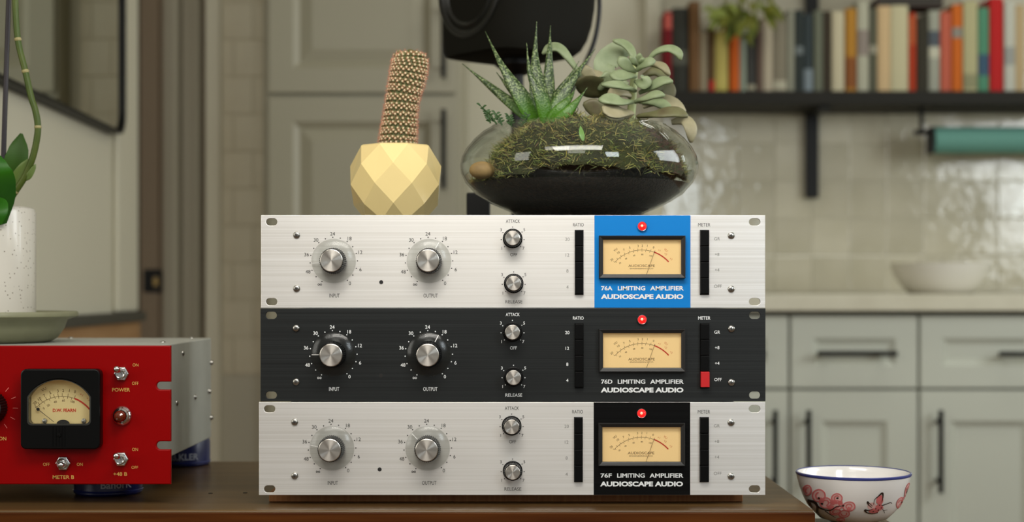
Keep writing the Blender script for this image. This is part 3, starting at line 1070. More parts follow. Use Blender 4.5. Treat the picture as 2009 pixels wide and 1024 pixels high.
def amplifier(ox, y0, ztop, model, label, silver, plate_mat, in_ang, out_ang, red_off):
    """ox = world x of the panel's left edge"""
    zb = ztop - 183.0 / S
    t = thing('limiting_amplifier', label, 'amplifier', (ox + 495.0 / S, y0, zb), 0, 'stacked rack amplifiers')
    slots = []
    for u in (21, 969):
        for v in (13.5, 170):
            slots.append(rrect(U(u - 11), U(u + 11), V(v + 7), V(v - 7), 6.9 / S, 6))
    def panel():
        return plate([[(U(0), V(PH)), (U(990), V(PH)), (U(990), V(0)), (U(0), V(0))]] + slots, 0.0, 0.003, 0.0003)
    part('panel' + ('s' if silver else 'b'), 'front_panel', panel, M_silver if silver else M_black_panel, t, (0, 0, 0))
    part('chassis', 'chassis', lambda: MB().box(U(55), U(935), 0.0032, 0.235, V(181.5), V(1.5)), M_steel, t, (0, 0, 0), bevel=(0.001, 2))
    if plate_mat:
        obj('meter_plate', plate([[(U(654.5), V(PH - 0.4)), (U(843), V(PH - 0.4)), (U(843), V(0.4)), (U(654.5), V(0.4))]], -0.0003, -0.00005), plate_mat, t)
    level_knob(t, 143, 90, in_ang)
    level_knob(t, 330, 90, out_ang)
    selector_knob(t, 494, 46)
    selector_knob(t, 496, 134)
    for u, v in ((70, 39), (70, 144), (923, 40), (923, 145)):
        screw(t, u, v)
    part('hole', 'panel_hole', lambda: MB().lathe([(0.0019, 0.0001), (0.0019, 0.00025)], 20, 'Y'), M_recess, t, (U(236), 0, V(131.6)))
    for u0, u1, nm in ((616.5, 632.5, 'r'), (862, 879, 'm')):
        part('sw' + nm, 'switch_frame', lambda: MB().box(U(u0 - 0.6) - U(u0), U(u1 + 0.6) - U(u0), -0.0008, 0.0, -126.4 / S, 1.0 / S), M_button, t, (U(u0), 0, V(30)))
        for k in range(4):
            red = red_off and nm == 'm' and k == 3
            hgt = 0.0062 if red else 0.0042
            w, h = (u1 - u0) / S, 31.2 / S
            key = 'btn' + nm + ('red' if red else '')
            part(key, 'push_button', lambda: MB().box(0, w, -hgt, -0.0009, -h + 0.00035, 0), M_redbutton if red else M_button, t, (U(u0), 0, V(30 + 31.2 * k)), bevel=(0.0006, 2))
    vu_meter(t, model)
    pilot(t)
    # lettering
    mk = M_print_dark if silver else M_print_white
    bd_ = 0.0 if silver else 0.012
    yy = -0.0002

    def legends():
        mb = MB()
        for cu in (143, 330):
            c = cu
            for i in range(17):
                a = math.radians(240 - 18.44 * i)
                disc(mb, U(c + 46.5 * math.cos(a)), V(90 - 46.5 * math.sin(a)), 1.25 / S, yy, 8)
            nums = ['', '48', '36', '30', '24', '18', '12', '6', '0']
            for i, s_ in enumerate(nums):
                a = math.radians(240 - 36.88 * i)
                x, z = U(c + 55 * math.cos(a)), V(90 - 53.5 * math.sin(a))
                if s_:
                    text(mb, s_, x, z, 7.0 / S, None, bd_, yy)
                else:                                  # infinity sign
                    pts = [(x + 3.6 / S * math.cos(q), z + 1.7 / S * math.sin(2 * q)) for q in [2 * PI * j / 20 for j in range(21)]]
                    stroke(mb, pts, 1.1 / S, yy)
        text(mb, 'INPUT', U(144.5), V(158), 7.6 / S, 20 / S, bd_, yy)
        text(mb, 'OUTPUT', U(333), V(158), 7.6 / S, 28 / S, bd_, yy)
        text(mb, 'ATTACK', U(494.5), V(12), 6.6 / S, 27.5 / S, bd_, yy)
        text(mb, 'RELEASE', U(496.5), V(170), 6.6 / S, 33 / S, bd_, yy)
        text(mb, 'OFF', U(496), V(77.5), 6.6 / S, 13.5 / S, bd_, yy)
        for vc, uc in ((46, 494), (134, 496)):
            for a in (225, 185, 148, 90, 35, -5, -45):
                ar = math.radians(a)
                disc(mb, U(uc + 22.5 * math.cos(ar)), V(vc - 22.5 * math.sin(ar)), 1.1 / S, yy, 8)
            for s_, a in (('3', 142), ('5', 38), ('1', 223), ('7', -43)):
                ar = math.radians(a)
                text(mb, s_, U(uc + 29 * math.cos(ar)), V(vc - 28 * math.sin(ar)), 6.0 / S, None, bd_, yy)
        text(mb, 'RATIO', U(623), V(19), 6.6 / S, 21 / S, bd_, yy)
        text(mb, 'METER', U(870), V(19), 6.6 / S, 24 / S, bd_, yy)
        return mb
    part('leg' + ('s' if silver else 'b'), 'lettering', legends, mk, t, (0, 0, 0), recalc=False)['kind'] = 'stuff'

    def legends2():
        mb = MB()
        for s_, v in (('20', 47.4), ('12', 78.3), ('8', 109.5), ('4', 141)):
            text(mb, s_, U(601.5), V(v), 6.4 / S, None, bd_, yy)
        for s_, v in (('GR', 46.5), ('+8', 77), ('+4', 107.5), ('OFF', 139.5)):
            text(mb, s_, U(892 + len(s_) * 1.6), V(v), 6.2 / S, None, bd_, yy)
        return mb
    part('leg2' + ('s' if silver else 'b'), 'switch_lettering', legends2, M_print_grey if silver else M_print_white, t, (0, 0, 0), recalc=False)['kind'] = 'stuff'
    mb = MB()
    text(mb, model, U(678.8), V(143.5), 8.6 / S, 22 / S, 0.025, -0.0005)
    text(mb, 'LIMITING', U(727.3), V(143.5), 8.6 / S, 54 / S, 0.025, -0.0005)
    text(mb, 'AMPLIFIER', U(796.7), V(143.5), 8.6 / S, 66 / S, 0.025, -0.0005)
    text(mb, 'AUDIOSCAPE AUDIO', U(748), V(160.0), 9.8 / S, 162 / S, 0.045, -0.0005)
    obj('model_lettering', mb, M_print_white, t, recalc=False)['kind'] = 'stuff'
    return t


zt1 = EYE + (HY - 422.0) / F * 1.507
amplifier(P(512, 0, 1.507).x, 1.507, zt1, '76A', 'silver limiting amplifier with a blue meter panel, on top of the stack', True, M_blue, 187, 62, False)
amplifier(P(511, 0, 1.505).x, 1.505, zt1 - 0.0892, '76D', 'black limiting amplifier with one red button, in the middle of the stack', False, None, 181, 63, True)
amplifier(P(508, 0, 1.501).x, 1.501, zt1 - 0.1784, '76F', 'silver limiting amplifier with a black meter panel, at the bottom of the stack', True, M_black_gloss, 172, 137, False)
AT = zt1 - 1.5 / S                                    # top of the upper chassis

# ------------------------------------------------------------------ red preamplifier
py0 = 1.507
zpb = EYE - (950.5 - HY) / S
pre = thing('preamplifier', 'bright red rack preamplifier with a round topped meter on blue tins', 'amplifier', (P(335, 0, py0).x - 495.0 / S, py0, zpb))
Ux = lambda px: (px - 335 + 495.0) / S
Vz = lambda py: (950.5 - py) / S


def open_slot_outline():
    o_ = [(Ux(-655), Vz(950.5)), (Ux(335), Vz(950.5))]
    for (a, b) in ((882, 866), (764.5, 749)):
        mid, r = (a + b) / 2, (a - b) / 2
        o_.append((Ux(335), Vz(a)))
        for k in range(9):
            an = -PI / 2 - PI * k / 8
            o_.append((Ux(314.5 + r * math.cos(an)), Vz(mid - r * math.sin(an))))
        o_.append((Ux(335), Vz(b)))
    o_ += [(Ux(335), Vz(678)), (Ux(-655), Vz(678))]
    return o_


obj('front_panel', plate([open_slot_outline()], 0.0, 0.0048, 0.0010), M_red, pre, smooth=30)
cxr = -0.3518 - pre.location.x
ch = obj('chassis', MB().box(-cxr, cxr, 0.005, 0.335, 0.755 - zpb, 0.8715 - zpb), M_grey_chassis, pre, bevel=(0.0015, 2))
for (px, py, edge) in ((358.8, 692.5, 0), (346.8, 790, 0), (382.5, 778.7, 0)):
    d = 0.3518 * F / (1004.5 - px)
    z = EYE - (py - HY) / F * d - zpb
    b = MB().lathe([(0.0032, 0), (0.0030, 0.001), (0.0018, 0.0019), (0, 0.0021)], 16)
    obj('screw', MB().add([(z_, y_, x_) for x_, y_, z_ in b.v], b.f), M_screw, ch, loc=(cxr, d - py0, z), smooth=50)
for (py, d) in ((711, 1.838), (767.5, 1.826), (819, 1.838)):
    z = EYE - (py - HY) / F * d - zpb
    b = MB().lathe([(0.0030, 0), (0.0030, 0.001), (0.0022, 0.0030), (0, 0.0034)], 16)
    obj('screw', MB().add([(z_, y_, x_) for x_, y_, z_ in b.v], b.f), M_screw, ch, loc=(cxr, d - py0, z), smooth=50)
for (xx, yy) in ((-0.02, 0.02), (-0.02, 0.17), (-0.02, 0.32), (-0.16, 0.32), (-0.30, 0.32)):
    obj('screw', MB().lathe([(0.003, 0), (0.0028, 0.0008), (0.0016, 0.0015), (0, 0.0016)], 16), M_screw, ch, loc=(cxr + xx, yy, 0.8716 - zpb), smooth=50)

# meter with an arched window
w_out = [(x, z) for x, z in rrect(Ux(47.8), Ux(202.6), Vz(879), Vz(722.8), 11 / S, 6)]


def arch(gx, gt, gb):
    x0_, x1_ = 64 - gx, 182.5 + gx
    zb_ = 829.5 + gb
    pts = []
    r = 9
    for k in range(6):
        a = PI + PI / 2 * k / 5
        pts.append((x0_ + r + r * math.cos(a), zb_ - r - r * math.sin(a)))
    for k in range(6):
        a = 1.5 * PI + PI / 2 * k / 5
        pts.append((x1_ - r + r * math.cos(a), zb_ - r - r * math.sin(a)))
    # arch from right shoulder to left shoulder
    xm, half, sh, top = 123.3, (x1_ - x0_) / 2, 777.0, 744.0 - gt
    sag = sh - top
    R = (half * half + sag * sag) / (2 * sag)
    am = math.asin(half / R)
    for k in range(21):
        a = am - 2 * am * k / 20
        pts.append((xm + R * math.sin(a), top + R - R * math.cos(a)))
    return [(Ux(x), Vz(z)) for x, z in pts]


vm = obj('vu_meter', plate([w_out, arch(1.0, 1.0, 1.0)], -0.0125, -0.0002, 0.0012), M_meter_black, pre, smooth=30)
obj('window_rim', plate([arch(3.0, 1.0, 3.0), arch(0, 0, 0)], -0.0130, -0.0060), M_bowlmeter_rim, vm)
obj('dial_face', plate([arch(0.5, 0.5, 0.5)], -0.0040, -0.0020), M_dial_cream, vm)
kk = 1.0 / 3.94 / S


def q2(x, z):
    return (Ux(30 + x / 3.94), Vz(700 + z / 3.94))


yy = -0.0042
ink = MB(); red = MB()
pcx, pcz, R = 372.0, 574.0, 271.0


def parc(a0, a1, r, n=24):
    return [q2(pcx + r * math.sin(math.radians(a0 + (a1 - a0) * i / n)), pcz - r * math.cos(math.radians(a0 + (a1 - a0) * i / n))) for i in range(n + 1)]


stroke(ink, parc(-46, 20.5, R), 2.6 * kk, yy)
stroke(red, parc(20.5, 51, R), 12 * kk, yy)
for a in (-46, -40, -34, -26, -19, -13, -6.5, 0, 9, 20):
    s_, c_ = math.sin(math.radians(a)), math.cos(math.radians(a))
    stroke(ink, [q2(pcx + R * s_, pcz - R * c_), q2(pcx + (R + 24) * s_, pcz - (R + 24) * c_)], 3.0 * kk, yy)
for a in (-42, -32, -22, -12, -6, 2, 9, 16):
    s_, c_ = math.sin(math.radians(a)), math.cos(math.radians(a))
    stroke(ink, [q2(pcx + (R - 3) * s_, pcz - (R - 3) * c_), q2(pcx + (R - 16) * s_, pcz - (R - 16) * c_)], 3.0 * kk, yy)
for s_, x, z, r_ in (('20', 162, 355, 46), ('10', 197, 323, 38), ('7', 234, 297, 30), ('5', 280, 275, 20), ('3', 338, 262, 8), ('2', 379, 259, 0), ('1', 427, 260, -10), ('0', 470, 268, -20), ('VU', 230, 250, 32)):
    text(ink, s_, *q2(x, z), 22 * kk, None, 0.0, yy, math.radians(r_))
for s_, x, z, r_ in (('0', 230, 396, 36), ('20', 265, 373, 28), ('40', 318, 346, 14), ('60', 382, 335, 0), ('100', 452, 345, -16)):
    text(ink, s_, *q2(x, z), 17 * kk, None, 0.0, yy, math.radians(r_))
red2 = MB()
for s_, x, z, r_ in (('+1', 520, 290, -30), ('+3', 572, 324, -42)):
    text(red2, s_, *q2(x, z), 20 * kk, None, 0.0, yy, math.radians(r_))
text(red, 'D.W. FEARN', *q2(388, 411), 26 * kk, 178 * kk, 0.03, yy)
obj('scale_print', ink, M_meter_ink, vm, recalc=False)
obj('red_print', red, M_meter_red, vm, recalc=False)
obj('pale_red_print', red2, M_meter_pink, vm, recalc=False)
nd = MB()
stroke(nd, [q2(166, 382), q2(190, 402), q2(312, 500)], 4 * kk, -0.0060)
disc(nd, *q2(190, 402), 13 * kk, -0.0061, 14)
obj('needle', nd, M_recess, vm, recalc=False)
hub = MB()
hub.add([(q2(385 + 50 * math.cos(PI * k / 12), 512 - 30 * math.sin(PI * k / 12))[0], -0.0068, q2(385 + 50 * math.cos(PI * k / 12), 512 - 30 * math.sin(PI * k / 12))[1]) for k in range(13)], [tuple(range(13))])
hb = obj('needle_hub', hub, M_recess, vm, recalc=False)
for x in (238, 540):
    o = MB().lathe([(20 * kk, 0), (18 * kk, 0.001), (0, 0.0016)], 16, 'Y')
    obj('screw', o, M_screw, vm, loc=(q2(x, 492)[0], -0.0045, q2(x, 492)[1]), smooth=40)
obj('glass', plate([arch(0.3, 0.3, 0.3)], -0.0100, -0.0096), M_meterglass, vm)
for x in (318, 342, 365, 388, 410):
    p = q2(x, 530); p2 = q2(x, 682)
    obj('rib', MB().box(p[0] - 0.0003, p[0] + 0.0003, -0.0131, -0.0124, p2[1], p[1]), M_meter_black, vm)
p = q2(366, 597)
obj('zero_screw', MB().lathe([(0.0022, 0), (0.0020, 0.0008), (0, 0.0010)], 16, 'Y'), M_meter_black, vm, loc=(p[0], -0.0126, p[1]), smooth=40)


def toggle(px, py, dx, dz):
    o = obj('toggle_switch', MB().lathe([(15.2 / S, 0.0002), (15.2 / S, 0.0022), (13.5 / S, 0.0030)], 6, 'Y'), M_chrome, pre, loc=(Ux(px), 0, Vz(py)), bevel=(0.0003, 2))
    obj('bushing', MB().lathe([(10.5 / S, 0.003), (10.5 / S, 0.0065), (8.5 / S, 0.0075), (6.5 / S, 0.0072), (6.2 / S, 0.0050)], 24, 'Y'), M_chrome, o, smooth=40)
    a, b = Vector((0, -0.004, 0)), Vector((dx, -0.0185, dz))
    obj('lever', MB().tube([a, a.lerp(b, .3), a.lerp(b, .75), a.lerp(b, .93), b], [0.0016, 0.0018, 0.0029, 0.0027, 0.0012], 14), M_chrome, o, smooth=60)


toggle(238.8, 733, -0.001, 0.0062)
toggle(124.4, 908.6, 0.0025, -0.0003)
toggle(238, 900.5, -0.001, 0.0055)
jl = obj('jewel_lamp', MB().lathe([(19 / S, 0.0002), (19 / S, 0.0018), (17.5 / S, 0.0030), (15.5 / S, 0.0040), (15.2 / S, 0.0055), (12.6 / S, 0.0068), (11.8 / S, 0.0050)], 40, 'Y'), M_chrome, pre, loc=(Ux(239.6), 0, Vz(815.5)), smooth=30)
obj('jewel', MB().lathe([(11.8 / S, 0.005), (11.4 / S, 0.0090), (8.5 / S, 0.0120), (4.0 / S, 0.0136), (0, 0.0140)], 12, 'Y'), M_amber, jl)
kb = obj('rotary_knob', knurl(33.4 / S, 30.5 / S, 0.0015, 0.018, 36, 0.0009), M_knob, pre, loc=(Ux(-17), 0, Vz(799)))
obj('knob_face', MB().lathe([(30.2 / S, 0.0181), (28 / S, 0.0190), (0.0005, 0.0190)], 40, 'Y'), mat('dark_knob_face', (40, 40, 40), 0.3), kb, smooth=30)
gl = MB(); pk = MB()
for k in range(12):
    a = math.radians(235 - 290 * k / 11)
    stroke(pk, [(Ux(-14.7 + 40 * math.cos(a)), Vz(799 - 40 * math.sin(a))), (Ux(-14.7 + 50 * math.cos(a)), Vz(799 - 50 * math.sin(a)))], 1.1 / S, -0.0002)
for s_, x, z, h, w, bo in (('ON', 266, 716, 6, 11.5, 0.0), ('OFF', 265.5, 752, 6, 13, 0.0), ('POWER', 237.6, 764.7, 7.2, 35, .012), ('ON', 265, 881.7, 6, 11.5, 0), ('OFF', 264.5, 917, 6, 13, 0), ('+48 B', 236, 930, 7.2, 27, .012), ('OFF', 91, 911, 6, 13, 0), ('ON', 156.5, 911, 6, 11.5, 0), ('METER B', 124.4, 936, 7.2, 42, .012), ('ON', 5.0, 860.5, 7.2, 14.5, .012)):
    text(gl, s_, Ux(x), Vz(z), h / S, w / S, bo, -0.0002)
obj('lettering', gl, M_gold_print, pre, recalc=False)['kind'] = 'stuff'
obj('knob_scale', pk, M_pale_print, pre, recalc=False)['kind'] = 'stuff'


# blue tins under the red unit
def tin(xc, yc, s, lab, ang):
    t = thing('tin', lab, 'tin', (xc, yc, TZ + 0.0003), 0, 'blue tins under the red unit')
    h = 0.755 - TZ - 0.0008
    r = 0.034
    obj('body', MB().lathe([(r - 0.002, 0), (r, 0.002), (r, h - 0.005), (r - 0.0015, h - 0.001), (r - 0.006, h), (0, h)], 48), M_blue_tin, t, smooth=40)
    obj('rim', MB().lathe([(r + 0.0002, h * 0.10), (r + 0.0008, h * 0.13), (r + 0.0002, h * 0.16)], 48, caps=False), mat('blue_rim', (40, 52, 116), 0.3), t, smooth=60)
    mb = MB()
    text(mb, s, 0, 0, 0.0075, None, 0.02, 0)
    vs = []
    for x, y, z in mb.v:
        a = ang + x / r
        vs.append(((r + 0.0004) * math.sin(a), -(r + 0.0004) * math.cos(a), h * 0.36 + z))
    obj('lettering', MB().add(vs, mb.f), mat('tin_print', (196, 200, 214), 0.5), t, recalc=False)
    return t


tin(-0.408, 1.592, 'BanorK', 'navy blue tin under the front of the red unit', 0.50)
tin(-0.390, 1.855, 'B.KLER', 'navy blue tin under the back right corner of the red unit', 0.36)

# ------------------------------------------------------------------ orchid in its pot and dish
od = 1.68
ocx = -0.571
dish = thing('dish', 'sage green dish with a wide rim standing on the red unit', 'dish', (ocx, od, 0.8716 + 0.0003))
M_sage = mat('sage_glaze', (140, 140, 112), 0.45, noise=((40, 40, 40), (0.35, 0.7), (130, 130, 102)))
obj('dish_body', MB().lathe([(0.0, 0.0), (0.076, 0.0), (0.083, 0.004), (0.090, 0.014), (0.0935, 0.0235), (0.1045, 0.0275), (0.1050, 0.0305), (0.1035, 0.0325), (0.092, 0.0285), (0.084, 0.014), (0.077, 0.0060), (0.0, 0.0055)], 64), M_sage, dish, smooth=50)
orch = thing('potted_orchid', 'orchid with a tall bent green stem in a speckled white pot', 'plant', (ocx, od, 0.8719 + 0.0063))
ol = orch.location
M_speck = mat('speckled_ceramic', (224, 219, 208), 0.25, coat=0.3)
nt = M_speck.node_tree
bs = nt.nodes['Principled BSDF']
tc = nt.nodes.new('ShaderNodeTexCoord')
vo = nt.nodes.new('ShaderNodeTexVoronoi'); vo.inputs['Scale'].default_value = 190
rp = nt.nodes.new('ShaderNodeValToRGB')
rp.color_ramp.elements[0].position = 0.10; rp.color_ramp.elements[0].color = srgb((120, 108, 92))
rp.color_ramp.elements[1].position = 0.17; rp.color_ramp.elements[1].color = srgb((224, 219, 208))
nt.links.new(tc.outputs['Object'], vo.inputs['Vector'])
nt.links.new(vo.outputs['Distance'], rp.inputs[0])
nt.links.new(rp.outputs[0], bs.inputs['Base Color'])
ph = EYE + (HY - 407) / F * od - ol.z
pr = P(66, 0, od).x - ocx
obj('pot', MB().lathe([(0, 0), (pr - 0.004, 0), (pr - 0.001, 0.004), (pr, 0.02), (pr, ph - 0.006), (pr - 0.0015, ph - 0.0015), (pr - 0.004, ph), (pr - 0.007, ph - 0.002), (pr - 0.008, 0.01), (0, 0.008)], 64), M_speck, orch, smooth=40)
obj('potting_bark', MB().lathe([(pr - 0.0085, ph - 0.02), (pr * .5, ph - 0.014), (0, ph - 0.012)], 24), mat('bark', (58, 42, 28), 0.9, bump=((120, 120, 120), 1.0, 0.01)), orch)
op = lambda px, py, d=1.63: P(px, py, d) - ol
M_stem = mat('orchid_stem', (52, 74, 16), 0.45, spec=0.3, noise=((60, 60, 25), (0.3, 0.7), (86, 96, 40)))
base = Vector((op(-30, 0, 1.66).x, -0.02, ph - 0.015))
sp_pts = [base, op(-6, 424), op(10, 405), op(29, 377), op(50, 344), op(65, 306), op(73, 268), op(74, 243), op(69, 215), op(61, 190), op(49, 137), op(36, 84), op(31, 30), op(29, -30), op(24, -120), op(-10, -220)]
path = smooth_path(sp_pts, 90)
obj('stem', MB().tube(path, [0.0030 + 0.0006 * (1 - i / 89) for i in range(90)], 12), M_stem, orch, smooth=60)
for (px, py) in ((73, 250), (35, 82), (29, 377), (48, 137)):
    c = op(px, py)
    i = min(range(90), key=lambda j: (path[j] - c).length)
    dirv = (path[i + 1] - path[i - 1]).normalized()
    obj('node', MB().tube([path[i] - dirv * 0.0016, path[i], path[i] + dirv * 0.0016], [0.0032, 0.0040, 0.0033], 12), mat('stem_node', (150, 140, 92), 0.5), orch, smooth=60)
obj('stake', MB().tube([op(18, -140, 1.645), op(17, 0, 1.645), op(9, 240, 1.645), Vector((op(3, 0, 1.66).x, -0.02, ph - 0.016))], 0.0026, 10), mat('stake_black', (38, 32, 36), 0.5), orch, smooth=60)
M_oleaf = mat('orchid_leaf', (28, 82, 8), 0.42, spec=0.25, noise=((25, 25, 25), (0.3, 0.75), (48, 104, 18)))
M_oleaf2 = mat('orchid_leaf_pale', (92, 112, 52), 0.4)
obj('leaf', leaf([op(2, 440, 1.63), op(-14, 370, 1.60), op(-22, 332, 1.59), op(-24, 286, 1.60)], [0.006, 0.020, 0.0235, 0.0225, 0.016, 0.002], 0.0018, (0.35, -1, 0.15), 0.15), M_oleaf, orch, smooth=60)
obj('leaf', leaf([op(6, 410, 1.66), op(22, 345, 1.655), op(34, 305, 1.655), op(42, 262, 1.66)], [0.005, 0.009, 0.0115, 0.012, 0.0095, 0.0015], 0.0018, (0.4, -1, 0.1), 0.25), mat('orchid_leaf_back', (48, 80, 20), 0.5, spec=0.2), orch, smooth=60)
obj('leaf', leaf([op(-22, 420, 1.60), op(-8, 402, 1.58), op(0, 414, 1.57), op(2, 440, 1.57)], [0.004, 0.009, 0.010, 0.007, 0.001], 0.0016, (0.3, -1, 0.4), 0.2), M_oleaf, orch, smooth=60)
obj('sheath_leaf', leaf([op(8, 402, 1.64), op(28, 360, 1.638), op(44, 330, 1.636), op(56, 312, 1.635)], [0.003, 0.006, 0.006, 0.004, 0.001], 0.0012, (0.2, -1, 0.2), 0.3), M_oleaf2, orch, smooth=60)
obj('sheath_leaf', leaf([op(50, 352, 1.63), op(58, 344, 1.628), op(66, 330, 1.628), op(70, 322, 1.628)], [0.002, 0.0035, 0.003, 0.002, 0.0006], 0.001, (0.2, -1, 0.2), 0.3), M_oleaf2, orch, smooth=60)

# ------------------------------------------------------------------ cactus in a faceted pot
kd = 1.62
kx = P(776.5, 0, kd).x
cac = thing('potted_cactus', 'pinkish brown spiny cactus in a faceted cream pot on the amplifiers', 'plant', (kx, kd, AT + 0.0003))
M_cream = mat('cream_glaze', (238, 214, 150), 0.16, coat=0.5)
ztop = EYE + (HY - 288) / F * kd - cac.location.z
rows = [(ztop, 0.0372), (ztop - 0.0200, 0.0468), (ztop - 0.0400, 0.0486), (ztop - 0.0600, 0.0432), (0.0, 0.0325)]
vs, fs = [], []
offs = math.radians(-90 + 1.0)
for i, (z, r) in enumerate(rows):
    for k in range(8):
        a = offs + (k + (0.5 if i % 2 == 0 else 0.0)) * PI / 4
        vs.append((r * math.cos(a), r * math.sin(a), z))
ix = lambda i, k: i * 8 + (k % 8)
for i in range(len(rows) - 2):                        # rhombic facets
    for k in range(8):
        if i % 2 == 0:
            fs.append((ix(i, k), ix(i + 1, k), ix(i + 2, k), ix(i + 1, k + 1)))
        else:
            fs.append((ix(i, k), ix(i + 1, k - 1), ix(i + 2, k), ix(i + 1, k)))
for k in range(8):                                    # triangles closing top and bottom
    fs.append((ix(0, k), ix(0, k + 1), ix(1, k + 1)))
    fs.append((ix(3, k), ix(4, k), ix(4, k - 1)))
nb = len(vs)
for (r, z) in ((0.0350, ztop + 0.0012), (0.0328, ztop + 0.0008), (0.0315, ztop - 0.004), (0.030, ztop - 0.016)):
    for k in range(8):
        a = offs + (k + 0.5) * PI / 4
        vs.append((r * math.cos(a), r * math.sin(a), z))
for k in range(8):
    fs.append((ix(0, k), nb + k, nb + (k + 1) % 8, ix(0, k + 1)))
    for j in range(3):
        fs.append((nb + j * 8 + k, nb + j * 8 + 8 + k, nb + j * 8 + 8 + (k + 1) % 8, nb + j * 8 + (k + 1) % 8))
fs.append(tuple(nb + 24 + k for k in range(8)))
fs.append(tuple(ix(4, k) for k in range(8))[::-1])
obj('pot', MB().add(vs, fs), M_cream, cac)
obj('soil', MB().lathe([(0.0290, ztop - 0.0155), (0.029, ztop - 0.010), (0.015, ztop - 0.008), (0, ztop - 0.008)], 16), mat('cactus_soil', (70, 52, 36), 0.95), cac)
kp = lambda px, py, dd=0.0: P(px, py, kd + dd) - cac.location
spine = smooth_path([kp(779, 300), kp(780, 280), kp(783, 250), kp(786, 222), kp(791, 190), kp(798, 160), kp(803, 132), kp(805, 112), kp(805, 97)], 60)
cr = [0.0175, 0.0178, 0.0168, 0.0158, 0.0158, 0.0170, 0.0178, 0.0172, 0.0155, 0.011, 0.0015]
crad = []
for i in range(60):
    t = i / 59
    crad.append(lerp_list([0.0178, 0.0184, 0.0176, 0.0164, 0.0158, 0.0160, 0.0172, 0.0178, 0.0170, 0.0125, 0.002], t))
M_cactus = mat('cactus_skin', (74, 84, 40), 0.6)
body = obj('cactus_body', MB().tube(spine, [r * 0.95 for r in crad], 28), M_cactus, cac, smooth=80)
tub, spn, wool = MB(), MB(), MB()
L = 0.0
acc = [0.0]
for i in range(59):
    acc.append(acc[-1] + (spine[i + 1] - spine[i]).length)
frames = []
for i in range(60):
    t = (spine[min(i + 1, 59)] - spine[max(i - 1, 0)]).normalized()
    a = t.cross(Vector((0, 1, 0))).normalized()
    frames.append((t, a, t.cross(a)))
row, s = 0, 0.006
cr2 = random.Random(3)
while s < acc[-1] - 0.001:
    i = max(j for j in range(60) if acc[j] <= s)
    r = crad[i]
    n = max(5, int(2 * PI * r / 0.0052))
    t, a, b = frames[i]
    for k in range(n):
        an = 2 * PI * (k + (0.5 if row % 2 else 0)) / n
        nn = a * math.cos(an) + b * math.sin(an)
        tilt = (nn + t * (0.25 if i < 50 else 0.9)).normalized()
        c = spine[i] + nn * r * 0.94 + t * (0.0062 * (k / n) if i < 52 else 0.0)
        if nn.y > 0.75:
            continue
        tub.blob(c, 0.0023, 0.0023, 0.0021, 7, 5)
        w = c + nn * 0.0016
        wool.blob(w, 0.00125, 0.00125, 0.00125, 6, 4)
        for q_ in range(13):
            ang = cr2.uniform(0, 2 * PI)
            side = (t * math.cos(ang) + nn.cross(t) * math.sin(ang))
            dr_ = (tilt * cr2.uniform(0.35, 1.0) + side * cr2.uniform(0.5, 1.0)).normalized()
            ln = cr2.uniform(0.0028, 0.0052)
            p0 = w
            wd = dr_.cross(Vector((0, 1, 0.1))).normalized() * 0.00013
            spn.add([p0 + wd, p0 - wd, p0 + dr_ * ln], [(0, 1, 2)])
    s += 0.0031 if i < 50 else 0.0026
    row += 1
tag(obj('tubercles', tub, mat('tubercle_green', (104, 104, 62), 0.6), cac, smooth=80, recalc=False), kind='stuff')
tag(obj('areole_wool', wool, mat('areole_wool', (214, 200, 166), 0.9), cac, smooth=80, recalc=False), kind='stuff')
tag(obj('spines', spn, mat('spine_pink_brown', (206, 138, 108), 0.6), cac, recalc=False), kind='stuff')

# ------------------------------------------------------------------ terrarium
gd = 1.66
gx = P(1136, 0, gd).x
ter = thing('terrarium', 'round glass terrarium of moss and succulents on the top amplifier', 'terrarium', (gx, gd, AT + 0.0003))
gl0 = ter.location
kg = gd / F
zz = lambda y: EYE + (HY - y) * kg - gl0.z
outer = [(0.0, 0.0), (100 * kg, 0.0), (116 * kg, 0.0012), (128 * kg, zz(419.0)), (150 * kg, zz(410)), (174 * kg, zz(399)), (203 * kg, zz(381)), (222 * kg, zz(360)), (231 * kg, zz(341)), (233 * kg, zz(326)), (230 * kg, zz(309)), (221 * kg, zz(292)), (206 * kg, zz(274)), (190 * kg, zz(260)), (176 * kg, zz(252)), (172 * kg, zz(249))]
th = 0.0016
inner = [(max(r - th, 0), z + (0.0022 if i < 4 else (th * 0.8 if i < 8 else (0 if i < 11 else -th * .6)))) for i, (r, z) in enumerate(outer)]
prof = outer + [(172 * kg - th * .5, zz(249) + 0.0009)] + inner[::-1]
obj('glass_bowl', MB().lathe(prof, 96), M_glass, ter, smooth=50)


def rad_at(z):
    for (r0, z0), (r1, z1) in zip(outer[1:], outer[2:]):
        if z0 <= z <= z1 and z1 > z0:
            return r0 + (r1 - r0) * (z - z0) / (z1 - z0)
    return outer[-1][0]


zs = zz(362)
sprof = [(0.0, 0.0030)]
for j in range(13):
    z = 0.0034 + (zs - 0.0034) * j / 12
    sprof.append((max(rad_at(z) - 0.0065 + 0.003 * j / 12, 0.03), z))
sprof += [(0.06, zs + 0.002), (0.0, zs + 0.003)]
obj('soil', MB().lathe(sprof, 64), mat('dark_soil', (32, 21, 12), 0.9, noise=((260, 260, 260), (0.45, 0.8), (64, 44, 28)), bump=((420, 420, 420), 0.8, 0.004)), ter, smooth=50)


